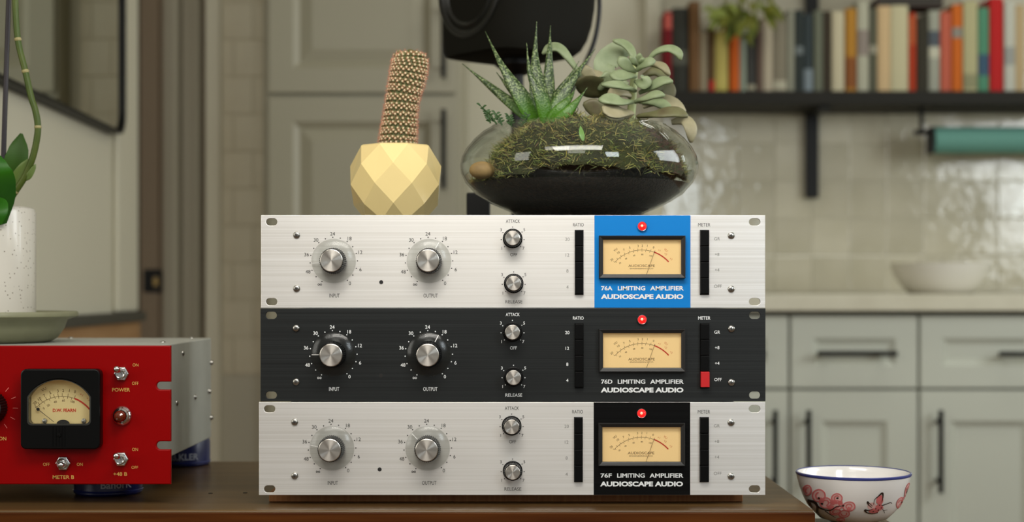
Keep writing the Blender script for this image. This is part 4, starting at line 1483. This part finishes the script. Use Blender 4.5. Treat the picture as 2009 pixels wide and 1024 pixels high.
def moss_h(x, y):
    """height of the moss mound over the soil, in local metres"""
    r = math.hypot(x, y)
    edge = rad_at(zs) - 0.004
    q = min(r / edge, 1.0)
    h = zz(241) * (1 - q ** 4.5) + (zs + 0.006) * q ** 4.5
    h += 0.009 * mnoise.noise(Vector((x * 38, y * 38, 0))) + 0.005 * mnoise.noise(Vector((x * 90, y * 90, 3)))
    if x < -0.05:
        h -= (-0.05 - x) * 0.40
    return max(h, zs + 0.004)


mg = MB()
NR, NS = 26, 72
edge = rad_at(zs) - 0.005


def clampz(r, z):
    # keep the mound inside the glass
    while z > zs + 0.001 and rad_at(z) - 0.004 < r:
        z -= 0.0008
    return z


for i in range(NR + 1):
    for k in range(NS):
        r = edge * i / NR
        a = 2 * PI * k / NS
        x, y = r * math.cos(a), r * math.sin(a)
        mg.v.append((x, y, clampz(r, moss_h(x, y)) if r > 0 else moss_h(0, 0)))
for i in range(NR):
    for k in range(NS):
        k2 = (k + 1) % NS
        mg.f.append((i * NS + k, i * NS + k2, (i + 1) * NS + k2, (i + 1) * NS + k))
moss = obj('moss', mg, mat('moss_mat', (58, 62, 26), 0.95, noise=((45, 45, 45), (0.3, 0.7), (36, 34, 18)), bump=((300, 300, 300), 1.0, 0.004)), ter, smooth=80)
moss['kind'] = 'stuff'
# loose strands
mr = random.Random(11)
pal = [(62, 78, 34), (96, 110, 52), (112, 122, 62), (132, 132, 76), (150, 138, 84), (128, 112, 62), (146, 134, 52), (108, 82, 56)]
cols, st = [], MB()
for n in range(12000):
    a = mr.uniform(0, 2 * PI)
    r = edge * math.sqrt(mr.uniform(0.02, 1.0))
    if math.sin(a) > 0.55 and mr.random() < 0.7:
        continue
    x, y = r * math.cos(a), r * math.sin(a)
    z = clampz(r, moss_h(x, y))
    p = Vector((x, y, z - 0.001))
    d_ = Vector((mr.gauss(0, 1), mr.gauss(0, 1) - 0.2, mr.gauss(0.15, 0.6))).normalized()
    curl = Vector((mr.gauss(0, 1), mr.gauss(0, 1), mr.gauss(0, .6))) * 0.5
    ln = mr.uniform(0.004, 0.011)
    w = mr.uniform(0.00030, 0.00062)
    pts = []
    for j in range(4):
        q = p + d_ * (ln * j / 3)
        rq = math.hypot(q.x, q.y)
        q.z = max(q.z, zs - 0.004)
        lim = rad_at(min(max(q.z, 0.004), outer[-1][1])) - 0.0028
        if rq > lim and q.z < outer[-1][1]:
            q.x *= lim / rq; q.y *= lim / rq
        pts.append(q)
        d_ = (d_ + curl * 0.35).normalized()
    sd = d_.cross(Vector((0, -1, 0.3)))
    sd = sd.normalized() * w if sd.length > 1e-4 else Vector((w, 0, 0))
    vs = []
    for j, q in enumerate(pts):
        ww = sd * (1 - 0.25 * j)
        vs += [q + ww, q - ww]
    st.add(vs, [(2 * j, 2 * j + 1, 2 * j + 3, 2 * j + 2) for j in range(3)])
    g = mnoise.noise(Vector((x * 30, y * 30, 7))) * 0.5 + mr.gauss(0, .35)
    idx = int((g + 0.8) / 1.6 * 8)
    c = pal[max(0, min(7, idx))]
    if (Vector((x, y)) - Vector((0.085, -0.045))).length < 0.020:   # purple brown clump
        c = (86, 58, 52)
    f = mr.uniform(0.7, 1.25)
    cols += [(c[0] * f, c[1] * f, c[2] * f)] * 8
me = st.mesh('moss_strands')
ca = me.color_attributes.new('tint', 'FLOAT_COLOR', 'POINT')
for i, c in enumerate(cols):
    ca.data[i].color = srgb(c)
M_str = mat('moss_strand', (80, 88, 40), 0.8)
an_ = M_str.node_tree.nodes.new('ShaderNodeAttribute'); an_.attribute_name = 'tint'
M_str.node_tree.links.new(an_.outputs['Color'], M_str.node_tree.nodes['Principled BSDF'].inputs['Base Color'])
me.materials.append(M_str)
tag(obj('moss_strands', me, None, ter, recalc=False), kind='stuff')

# pebble half buried at the left
obj('pebble', MB().blob(tuple(P(938, 332, 1.585) - gl0 + Vector((0.004, 0.0, -0.001))), 0.013, 0.010, 0.009, 16, 10), mat('pebble_tan', (150, 124, 76), 0.7, noise=((80, 80, 80), (0.3, 0.7), (120, 98, 60))), ter, smooth=80)

# speckled aloe: each leaf a part
M_aloe = mat('speckled_aloe', (58, 96, 30), 0.42)
nt = M_aloe.node_tree
bs = nt.nodes['Principled BSDF']
tc = nt.nodes.new('ShaderNodeTexCoord')
mp = nt.nodes.new('ShaderNodeMapping'); mp.inputs['Scale'].default_value = (520, 520, 520)
vo = nt.nodes.new('ShaderNodeTexNoise'); vo.inputs['Scale'].default_value = 1.0; vo.inputs['Detail'].default_value = 1.0
rp = nt.nodes.new('ShaderNodeValToRGB')
rp.color_ramp.elements[0].position = 0.47; rp.color_ramp.elements[0].color = srgb((34, 56, 16))
rp.color_ramp.elements[1].position = 0.64; rp.color_ramp.elements[1].color = srgb((122, 138, 90))
nt.links.new(tc.outputs['Object'], mp.inputs[0]); nt.links.new(mp.outputs[0], vo.inputs['Vector'])
nt.links.new(vo.outputs[0], rp.inputs[0])
# greener at the foot of the rosette, speckled further out
sep = nt.nodes.new('ShaderNodeSeparateXYZ'); nt.links.new(tc.outputs['Object'], sep.inputs[0])
mr_ = nt.nodes.new('ShaderNodeMapRange'); mr_.inputs[1].default_value = zz(232); mr_.inputs[2].default_value = zz(185)
nt.links.new(sep.outputs['Z'], mr_.inputs[0])
mx = nt.nodes.new('ShaderNodeMixRGB'); mx.inputs[1].default_value = srgb((66, 112, 16))
nt.links.new(mr_.outputs[0], mx.inputs[0]); nt.links.new(rp.outputs[0], mx.inputs[2]); nt.links.new(mx.outputs[0], bs.inputs['Base Color'])
bpn = nt.nodes.new('ShaderNodeBump'); bpn.inputs['Strength'].default_value = 0.5; bpn.inputs['Distance'].default_value = 0.001
nt.links.new(vo.outputs[0], bpn.inputs['Height']); nt.links.new(bpn.outputs[0], bs.inputs['Normal'])
gp = lambda px, py, d=1.63: P(px, py, d) - gl0
al = obj('aloe_plant', MB().lathe([(0.0, -0.006), (0.008, -0.004), (0.009, 0.004), (0.004, 0.008), (0, 0.009)], 16, c=tuple(gp(1066, 238, 1.64))), M_aloe, ter, smooth=60)
ALOE = [   # points base to tip (px, py, depth), max half width px
    ([(1050, 240, 1.66), (1005, 205, 1.675), (950, 160, 1.69), (907, 125, 1.70)], 13),
    ([(1046, 240, 1.655), (1020, 200, 1.67), (992, 165, 1.68), (974, 142, 1.69)], 9),
    ([(1052, 240, 1.63), (1022, 190, 1.625), (985, 130, 1.63), (952, 62, 1.65)], 18),
    ([(1078, 240, 1.645), (1076, 170, 1.66), (1078, 100, 1.67), (1080, 50, 1.68)], 13),
    ([(1066, 240, 1.63), (1056, 180, 1.64), (1050, 115, 1.65), (1053, 42, 1.66)], 19),
    ([(1082, 240, 1.63), (1100, 195, 1.635), (1135, 140, 1.645), (1168, 96, 1.66)], 14),
    ([(1072, 240, 1.615), (1062, 195, 1.612), (1040, 145, 1.615), (1033, 84, 1.625)], 15),
    ([(1078, 241, 1.61), (1098, 215, 1.605), (1120, 190, 1.61), (1130, 170, 1.615)], 12),
    ([(1088, 242, 1.605), (1112, 222, 1.60), (1135, 195, 1.605), (1153, 171, 1.61)], 12),
    ([(1082, 242, 1.62), (1092, 190, 1.655), (1118, 150, 1.66), (1136, 120, 1.67)], 9),
]
for pts, hw in ALOE:
    d = pts[1][2]
    w = hw / F * d
    obj('leaf', leaf([gp(*p) for p in pts], [w * .85, w * 1.02, w * 1.04, w * .92, w * .70, w * .46, w * .25, w * .10, 0.0003], 0.0034, (0.15, -1, 0.35), 0.22, 22, 12), M_aloe, al, smooth=70)

# grey green succulent rosette: each leaf a part
M_suc = mat('grey_green_succulent', (140, 152, 116), 0.55, noise=((60, 60, 60), (0.3, 0.75), (108, 122, 84)))
M_suc2 = mat('olive_succulent', (108, 110, 72), 0.55, noise=((60, 60, 60), (0.3, 0.75), (86, 76, 52)))
M_suc3 = mat('pale_succulent', (156, 148, 118), 0.55, noise=((60, 60, 60), (0.35, 0.75), (128, 124, 90)))
su = obj('succulent_plant', MB().tube(smooth_path([gp(1236, 240, 1.66), gp(1240, 205, 1.66), gp(1243, 165, 1.66), gp(1246, 135, 1.662), gp(1250, 118, 1.665)], 20), [0.0050 - 0.002 * i / 19 for i in range(20)], 12), mat('succulent_stem', (166, 176, 118), 0.5), ter, smooth=60)
SUC = [   # points (px, py, depth), half width px, facing, cup, material
    ([(1245, 128, 1.67), (1240, 105, 1.675), (1226, 88, 1.68), (1202, 79, 1.68)], 9, (0.3, -.7, .7), .3, 0),
    ([(1272, 118, 1.66), (1288, 102, 1.655), (1312, 96, 1.65), (1330, 104, 1.645), (1336, 118, 1.645)], 9, (-.1, -.6, .8), .2, 0),
    ([(1140, 150, 1.68), (1118, 118, 1.68), (1098, 96, 1.68), (1080, 94, 1.68), (1064, 106, 1.68)], 10, (.2, -.7, .7), .2, 0),
    ([(1230, 170, 1.69), (1195, 150, 1.695), (1188, 125, 1.70), (1215, 103, 1.70), (1236, 104, 1.70)], 20, (-.1, -1, .1), .3, 0),
    ([(1262, 125, 1.65), (1282, 126, 1.645), (1300, 132, 1.64), (1314, 148, 1.64)], 10, (.2, -.5, .9), .2, 2),
    ([(1255, 182, 1.64), (1278, 170, 1.63), (1300, 160, 1.625), (1320, 160, 1.62)], 10, (.1, -.75, .65), .2, 0),
    ([(1240, 200, 1.62), (1222, 200, 1.60), (1195, 196, 1.595), (1174, 196, 1.595)], 13, (-.1, -.65, .75), .25, 0),
    ([(1240, 222, 1.62), (1218, 221, 1.60), (1198, 218, 1.595), (1182, 208, 1.595)], 15, (.1, -.75, .6), .3, 2),
    ([(1246, 200, 1.635), (1264, 194, 1.62), (1285, 187, 1.61), (1304, 187, 1.605)], 10, (.1, -.7, .7), .2, 0),
    ([(1252, 228, 1.63), (1290, 224, 1.61), (1325, 221, 1.605), (1350, 228, 1.605)], 13, (.05, -.6, .8), .2, 1),
    ([(1262, 208, 1.65), (1290, 198, 1.645), (1320, 207, 1.645), (1345, 220, 1.645)], 15, (.1, -.8, .6), .2, 2),
    ([(1215, 190, 1.68), (1185, 175, 1.675), (1155, 165, 1.67), (1128, 160, 1.665)], 24, (-.1, -.5, -.85), .2, 1),
    ([(1215, 172, 1.685), (1190, 160, 1.68), (1165, 150, 1.68), (1144, 148, 1.68)], 14, (-.1, -.6, .8), .2, 2),
    ([(1200, 235, 1.65), (1185, 222, 1.64), (1165, 210, 1.64), (1144, 203, 1.64)], 14, (.1, -.9, -.3), .2, 1),
    ([(1318, 240, 1.66), (1342, 236, 1.655), (1354, 252, 1.65), (1356, 280, 1.65)], 12, (.4, -.9, .1), .2, 2),
    ([(1246, 150, 1.65), (1232, 148, 1.635), (1214, 150, 1.63), (1196, 147, 1.63)], 12, (-.1, -.75, .6), .3, 0),
    ([(1246, 140, 1.65), (1234, 132, 1.64), (1222, 122, 1.635), (1214, 112, 1.635)], 10, (-.2, -.9, .3), .25, 0),
    ([(1250, 138, 1.645), (1262, 128, 1.635), (1274, 122, 1.63), (1286, 120, 1.63)], 9, (.1, -.8, .5), .25, 0),
    ([(1248, 160, 1.645), (1258, 162, 1.63), (1266, 160, 1.625), (1272, 150, 1.625)], 12, (.1, -.95, .2), .3, 0),
    ([(1246, 178, 1.64), (1230, 172, 1.62), (1212, 168, 1.615), (1180, 166, 1.61)], 10, (-.1, -.6, .8), .25, 0),
    ([(1250, 130, 1.66), (1252, 120, 1.655), (1254, 112, 1.652), (1255, 104, 1.65)], 6, (.1, -1, .1), .3, 0),
    ([(1250, 130, 1.65), (1244, 122, 1.643), (1240, 116, 1.64), (1236, 110, 1.638)], 6, (-.1, -1, .3), .3, 0),
    ([(1252, 132, 1.645), (1258, 124, 1.638), (1260, 118, 1.634), (1260, 112, 1.632)], 6, (.1, -1, .3), .3, 0),
    ([(1270, 190, 1.69), (1300, 170, 1.695), (1310, 180, 1.695), (1312, 200, 1.695)], 14, (.2, -.9, .2), .2, 1),
    ([(1240, 190, 1.66), (1222, 182, 1.65), (1206, 182, 1.645), (1192, 190, 1.645)], 11, (-.1, -.8, .6), .25, 2),
    ([(1170, 170, 1.675), (1160, 152, 1.67), (1152, 140, 1.668), (1150, 128, 1.668)], 10, (-.2, -.95, .2), .25, 2),
    ([(1176, 176, 1.672), (1186, 160, 1.665), (1190, 150, 1.662), (1188, 140, 1.66)], 12, (.1, -.95, .2), .25, 0),
    ([(1256, 200, 1.65), (1280, 200, 1.64), (1300, 206, 1.635), (1318, 214, 1.635)], 11, (.1, -.7, .7), .25, 0),
    ([(1236, 228, 1.615), (1214, 230, 1.60), (1200, 228, 1.595), (1186, 222, 1.595)], 11, (0, -.7, .7), .2, 1),
    ([(1262, 150, 1.67), (1284, 140, 1.67), (1300, 146, 1.67), (1308, 160, 1.67)], 12, (.1, -.7, .6), .2, 1),
]
MS = (M_suc, M_suc2, M_suc3)
for pts, hw, fc, cup, mi_ in SUC:
    d = pts[1][2]
    w = hw * 1.22 / F * d
    fc = (fc[0], fc[1] - 0.25, fc[2])
    obj('leaf', leaf([gp(*p) for p in pts], [w * .35, w * .5, w * .72, w * .92, w, w * .95, w * .72, w * .2], 0.0028, fc, cup, 18, 12), MS[mi_], su, smooth=80)
# small sprigs in the moss
M_sprig = mat('dark_sprig', (38, 70, 22), 0.6)
for (a, b) in (((975, 238), (943, 208)), ((985, 240), (972, 222)), ((1003, 242), (998, 228)), ((1022, 242), (1035, 226)), ((962, 236), (955, 222))):
    p0, p1 = gp(a[0], a[1] + 6, 1.60), gp(b[0], b[1], 1.60)
    mb = MB().tube([p0, p0.lerp(p1, .5) + Vector((0.001, 0, .001)), p1], [0.0009, 0.0008, 0.0004], 6)
    for j in range(9):
        c = p0.lerp(p1, (j + 1) / 9)
        s_ = 1 if j % 2 else -1
        e = c + Vector((s_ * 0.0042, mr.uniform(-.003, .003), 0.0025))
        lf = leaf([c, c.lerp(e, .5) + Vector((0, 0, .0006)), e], [0.0004, 0.0011, 0.0012, 0.0003], 0.0004, (0, -1, .4), 0.1, 6, 6)
        mb.add(lf.v, lf.f)
    obj('sprig', mb, M_sprig, ter, smooth=60)
c = gp(1146, 268, 1.545)
obj('seedling_leaf', leaf([gp(1144, 276, 1.556), gp(1141, 262, 1.558), gp(1139, 247, 1.565)], [0.001, 0.0028, 0.0024, 0.0004], 0.0006, (0.2, -1, 0.1), 0.2, 8, 8), mat('seedling', (120, 160, 84), 0.4), ter, smooth=60)

# ------------------------------------------------------------------ loudspeaker on its stand
sd_ = 2.12
spx = P(1012, 0, sd_).x
szb = EYE + (HY - 118) / F * sd_
sa = math.radians(-50)
spk = thing('loudspeaker', 'black rounded loudspeaker on a stand behind the terrarium', 'speaker', (spx, sd_, szb), sa)
M_spk = mat('speaker_black', (22, 21, 16), 0.75, spec=0.08)
M_cone = mat('speaker_cone', (6, 6, 6), 0.3)
W2, D2, H2 = 0.080, 0.082, 0.25
# rounded tapering cabinet: super-ellipse loops
mb = MB()
vs, fs = [], []
NL, NSg = 14, 48
for i in range(NL + 1):
    t = i / NL
    z = H2 * (0.5 - 0.5 * math.cos(PI * t))
    e = 1 - abs(2 * z / H2 - 1) ** 5
    e = max(e, 0.0) ** (1 / 5.0) if e > 0 else 0
    e = 0.72 + 0.28 * e if 0 < i < NL else 0.70
    eb = max(1 - abs(2 * z / H2 - 1) ** 2.4, 0.0) ** (1 / 2.4)
    for k in range(NSg):
        a = 2 * PI * k / NSg
        c_, s_ = math.cos(a), math.sin(a)
        n_ = 5.0 if s_ < 0 else 3.2
        rr_ = (abs(c_) ** n_ + abs(s_) ** n_) ** (-1 / n_)
        x, y = W2 * e * rr_ * c_, (D2 * (1 - (1 - e) * 0.3) if s_ < 0 else 0.108 * (0.42 + 0.58 * eb)) * rr_ * s_
        vs.append((x, y, z))
for i in range(NL):
    for k in range(NSg):
        k2 = (k + 1) % NSg
        fs.append((i * NSg + k, i * NSg + k2, (i + 1) * NSg + k2, (i + 1) * NSg + k))
fs.append(tuple(range(NSg))[::-1])
fs.append(tuple(NL * NSg + k for k in range(NSg)))
obj('cabinet', mb.add(vs, fs), M_spk, spk, smooth=50)
M_surround = mat('woofer_surround', (26, 26, 23), 0.35, spec=0.35)
wf = obj('woofer', MB().lathe([(0.064, -0.006), (0.064, 0.0015), (0.060, 0.0035), (0.055, 0.001), (0.052, -0.001), (0.048, 0.003), (0.043, 0.0005), (0.041, -0.003)], 56, 'Y', caps=False), M_surround, spk, loc=(0, -D2 + 0.001, 0.086), smooth=60)
obj('cone', MB().lathe([(0.0415, -0.001), (0.018, -0.0045), (0.018, -0.0045), (0.012, 0.0015), (0, 0.004)], 48, 'Y'), M_cone, wf, smooth=60)
tw = obj('tweeter', MB().lathe([(0.034, -0.004), (0.034, 0.0015), (0.014, -0.001), (0.012, 0.003), (0, 0.007)], 40, 'Y'), M_cone, spk, loc=(0, -D2 + 0.001, 0.190), smooth=60)
cb = [P(1168, -120, 2.16), P(1173, -40, 2.17), P(1176, 10, 2.18), P(1173, 48, 2.18), P(1165, 84, 2.18), P(1150, 120, 2.18), P(1120, 180, 2.18), P(1075, 250, 2.17), P(1030, 330, 2.15)]
mw = Matrix.Rotation(-sa, 4, 'Z')
obj('cable', MB().tube(smooth_path([mw @ (Vector(p) - spk.location) for p in cb], 40), 0.0032, 8), mat('black_cable', (18, 18, 18), 0.5), spk, smooth=60)
std = thing('speaker_stand', 'slim black pole stand under the loudspeaker', 'stand', (P(1015, 0, sd_).x, sd_, 0))
obj('base_plate', MB().lathe([(0.14, 0), (0.14, 0.008), (0.13, 0.012), (0.01, 0.014)], 40), M_handle, std, smooth=40)
obj('pole', MB().lathe([(0.0085, 0.0142), (0.0085, szb - 0.020)], 20), M_handle, std, smooth=40)
obj('top_plate', MB().lathe([(0.012, szb - 0.0199), (0.030, szb - 0.008), (0.030, szb - 0.0006)], 24), M_handle, std, smooth=40)

bxd = 1.835
ub = thing('upright_box', 'slim black upright box between the cactus pot and the terrarium, behind them', 'box', (P(938, 0, bxd).x, bxd, TZ + 0.0003))
hb_ = EYE + (HY - 378) / F * bxd - TZ
wb_ = 23.0 / F * bxd
obj('case', MB().box(-wb_, wb_, 0, 0.045, 0.006, hb_), M_handle, ub, bevel=(0.002, 2))
obj('foot', MB().box(-wb_ - 0.006, wb_ + 0.006, -0.006, 0.05, 0, 0.0058), M_handle, ub, bevel=(0.001, 2))

# ------------------------------------------------------------------ painted rice bowl
cd = 1.594
k7 = 7.26e-5
rz = EYE - (926.5 - HY) / F * cd                      # rim height
ccx = P(1674, 0, cd).x
cyz = lambda cy: rz - (cy - 330) * k7
prof_c = [(305, 1010), (320, 985), (352, 972), (470, 935), (560, 850), (640, 760), (700, 640), (745, 520), (775, 410), (790, 335)]
cup = thing('rice_bowl', 'small white porcelain bowl painted with pink blossom and a butterfly', 'bowl', (ccx, cd, SZ + 0.0003))
cb0 = cup.location
# let the bowl's foot stand on the stool
fz = SZ + 0.0003
rim_l = rz - fz
zc = lambda cy: cyz(cy) - fz
lowest = zc(1010)
adj = lambda z: max(z, 0.0)
po = [(r * k7, (zc(cy) - lowest) / (rim_l - lowest) * rim_l) for r, cy in prof_c]
pin = [(max(r - 0.0022, 0.0), z + (0.0022 if i < 6 else 0.0)) for i, (r, z) in enumerate(po)]
pin = [p for p in pin[3:]]
M_porc = mat('white_porcelain', (236, 232, 227), 0.14, coat=0.4)
lathe_prof = [(po[0][0] - 0.003, 0.003), (po[0][0] - 0.002, 0.0)] + po + [(po[-1][0] - 0.0009, po[-1][1] + 0.0008)] + pin[::-1] + [(0.0, pin[0][1] - 0.001)]
obj('bowl', MB().lathe([(0, 0.003)] + lathe_prof, 96), M_porc, cup, smooth=50)
rr0, rz0 = po[-1]
obj('blue_rim', MB().lathe([(rr0 - 0.0002, rz0 - 0.0016), (rr0 + 0.0004, rz0 - 0.0008), (rr0 + 0.0003, rz0 + 0.0008), (rr0 - 0.0010, rz0 + 0.0013), (rr0 - 0.0016, rz0 + 0.0006)], 96, caps=False), mat('cobalt_line', (58, 66, 130), 0.2), cup, smooth=60)


def r_cup(z):
    for (r0, z0), (r1, z1) in zip(po, po[1:]):
        if z0 <= z <= z1:
            return r0 + (r1 - r0) * (z - z0) / max(z1 - z0, 1e-9)
    return po[-1][0]


def on_cup(x, y, off=0.00035):
    """zoomed picture coordinates to a point on the bowl's outside"""
    z = (zc(y) - lowest) / (rim_l - lowest) * rim_l
    X_ = (x - 952) * k7
    R_ = r_cup(z) + off
    X_ = max(-R_ * .985, min(R_ * .985, X_))
    return (X_, -math.sqrt(R_ * R_ - X_ * X_), z)


def blob2(mb, cx_, cy_, rx, ry, off, wob=0.0, seed=0, n=18):
    rr_ = random.Random(seed)
    rings = [0.0, 0.5, 1.0]
    pts = [on_cup(cx_, cy_, off)]
    w = [1 + wob * rr_.uniform(-1, 1) for _ in range(n)]
    for q in rings[1:]:
        for k in range(n):
            a = 2 * PI * k / n
            pts.append(on_cup(cx_ + rx * q * w[k] * math.cos(a), cy_ + ry * q * w[k] * math.sin(a), off))
    fs = [(0, 1 + k, 1 + (k + 1) % n) for k in range(n)] + [(1 + k, 1 + n + k, 1 + n + (k + 1) % n, 1 + (k + 1) % n) for k in range(n)]
    mb.add(pts, fs)


def ring2(mb, cx_, cy_, rx, ry, w, off, a0=0, a1=2 * PI, n=22):
    line2(mb, [(cx_ + rx * math.cos(a0 + (a1 - a0) * k / n), cy_ + ry * math.sin(a0 + (a1 - a0) * k / n)) for k in range(n + 1)], w, off)


def line2(mb, pts, w, off):
    n = len(pts)
    vs = []
    for i, p in enumerate(pts):
        a, b = pts[max(i - 1, 0)], pts[min(i + 1, n - 1)]
        dx, dy = b[0] - a[0], b[1] - a[1]
        l = math.hypot(dx, dy) or 1
        ww = w if not isinstance(w, (list, tuple)) else lerp_list(w, i / max(n - 1, 1))
        vs += [on_cup(p[0] - dy / l * ww / 2, p[1] + dx / l * ww / 2, off), on_cup(p[0] + dy / l * ww / 2, p[1] - dx / l * ww / 2, off)]
    mb.add(vs, [(2 * i, 2 * i + 1, 2 * i + 3, 2 * i + 2) for i in range(n - 1)])


def sp2(pts, n=20):
    return [(v.x, v.y) for v in smooth_path([(p[0], p[1], 0) for p in pts], n)]


pale, pink, dark = MB(), MB(), MB()
petals = [(385, 590, 75, 95), (595, 605, 68, 72), (755, 710, 82, 72), (470, 680, 70, 80), (600, 700, 75, 70), (710, 820, 72, 58), (600, 800, 70, 50), (260, 540, 40, 80), (1640, 540, 70, 110), (1510, 690, 68, 80), (1600, 690, 60, 80), (1550, 750, 60, 50), (690, 915, 50, 30)]
for i, (x, y, rx, ry) in enumerate(petals):
    blob2(pale, x, y, rx, ry, 0.0003, 0.08, i)
    ring2(pink, x, y, rx * .92, ry * .92, 15, 0.00045)
    ring2(pink, x, y, rx * .45, ry * .5, 16, 0.00045, 0.5 + i, 4.5 + i, 14)
for (x, y, rx, ry) in ((560, 660, 50, 36), (640, 660, 34, 30), (530, 740, 40, 36), (1670, 500, 28, 46), (760, 740, 30, 26), (420, 660, 30, 40)):
    blob2(pink, x, y, rx, ry, 0.0004, 0.2, int(x))
line2(dark, sp2([(285, 690), (340, 690), (385, 740), (410, 840), (460, 910), (520, 945)]), [38, 34, 26, 22, 18, 10], 0.0006)
line2(dark, sp2([(385, 750), (470, 785), (540, 780), (600, 720), (690, 700)]), [26, 18, 16, 14, 8], 0.0006)
line2(dark, sp2([(480, 800), (540, 840), (620, 890)]), [12, 10, 4], 0.0006)
line2(dark, sp2([(290, 700), (330, 770), (350, 800)]), [30, 22, 10], 0.0006)
for (x, y) in ((600, 600), (385, 625), (430, 700), (680, 700), (1550, 695), (1600, 710), (1625, 560)):
    blob2(dark, x, y, 14, 14, 0.00065, 0.2, int(x + y), 8)
line2(dark, sp2([(1600, 500), (1640, 560), (1615, 620)]), [6, 10, 4], 0.0006)
# butterfly
blob2(pink, 1165, 620, 50, 70, 0.0004, 0.1, 5)
blob2(pale, 1060, 700, 60, 50, 0.0003, 0.1, 6)
blob2(pink, 1100, 770, 80, 36, 0.0004, 0.1, 7)
blob2(pink, 1170, 720, 60, 50, 0.0004, 0.2, 8)
line2(dark, sp2([(1080, 680), (1090, 610), (1130, 570), (1190, 525), (1205, 580), (1195, 650)]), [6, 10, 12, 30, 16, 6], 0.0006)
line2(dark, sp2([(1060, 720), (1010, 680), (992, 640), (1020, 660), (1070, 700)]), [6, 12, 26, 10, 5], 0.0006)
line2(dark, sp2([(1080, 740), (1020, 760), (970, 755), (1000, 790), (1080, 810), (1160, 800)]), [5, 12, 28, 14, 12, 12], 0.0006)
line2(dark, sp2([(1200, 700), (1270, 680), (1330, 665), (1360, 680)]), [14, 12, 10, 6], 0.0006)
line2(dark, sp2([(1215, 745), (1245, 775), (1270, 815)]), [6, 8, 5], 0.0006)
line2(dark, sp2([(1235, 770), (1300, 768)]), [6, 5], 0.0006)
for (x, y) in ((1120, 740), (1160, 760), (1090, 775), (1170, 690), (1200, 730)):
    blob2(dark, x, y, 10, 9, 0.00065, 0.2, int(x), 8)
obj('blossom_print', pale, mat('pale_pink_glaze', (232, 184, 178), 0.2), cup, smooth=80)['kind'] = 'stuff'
obj('petal_print', pink, mat('pink_glaze', (220, 116, 116), 0.2), cup, smooth=80)['kind'] = 'stuff'
obj('branch_and_butterfly_print', dark, mat('dark_glaze', (48, 34, 30), 0.2), cup, smooth=80)['kind'] = 'stuff'
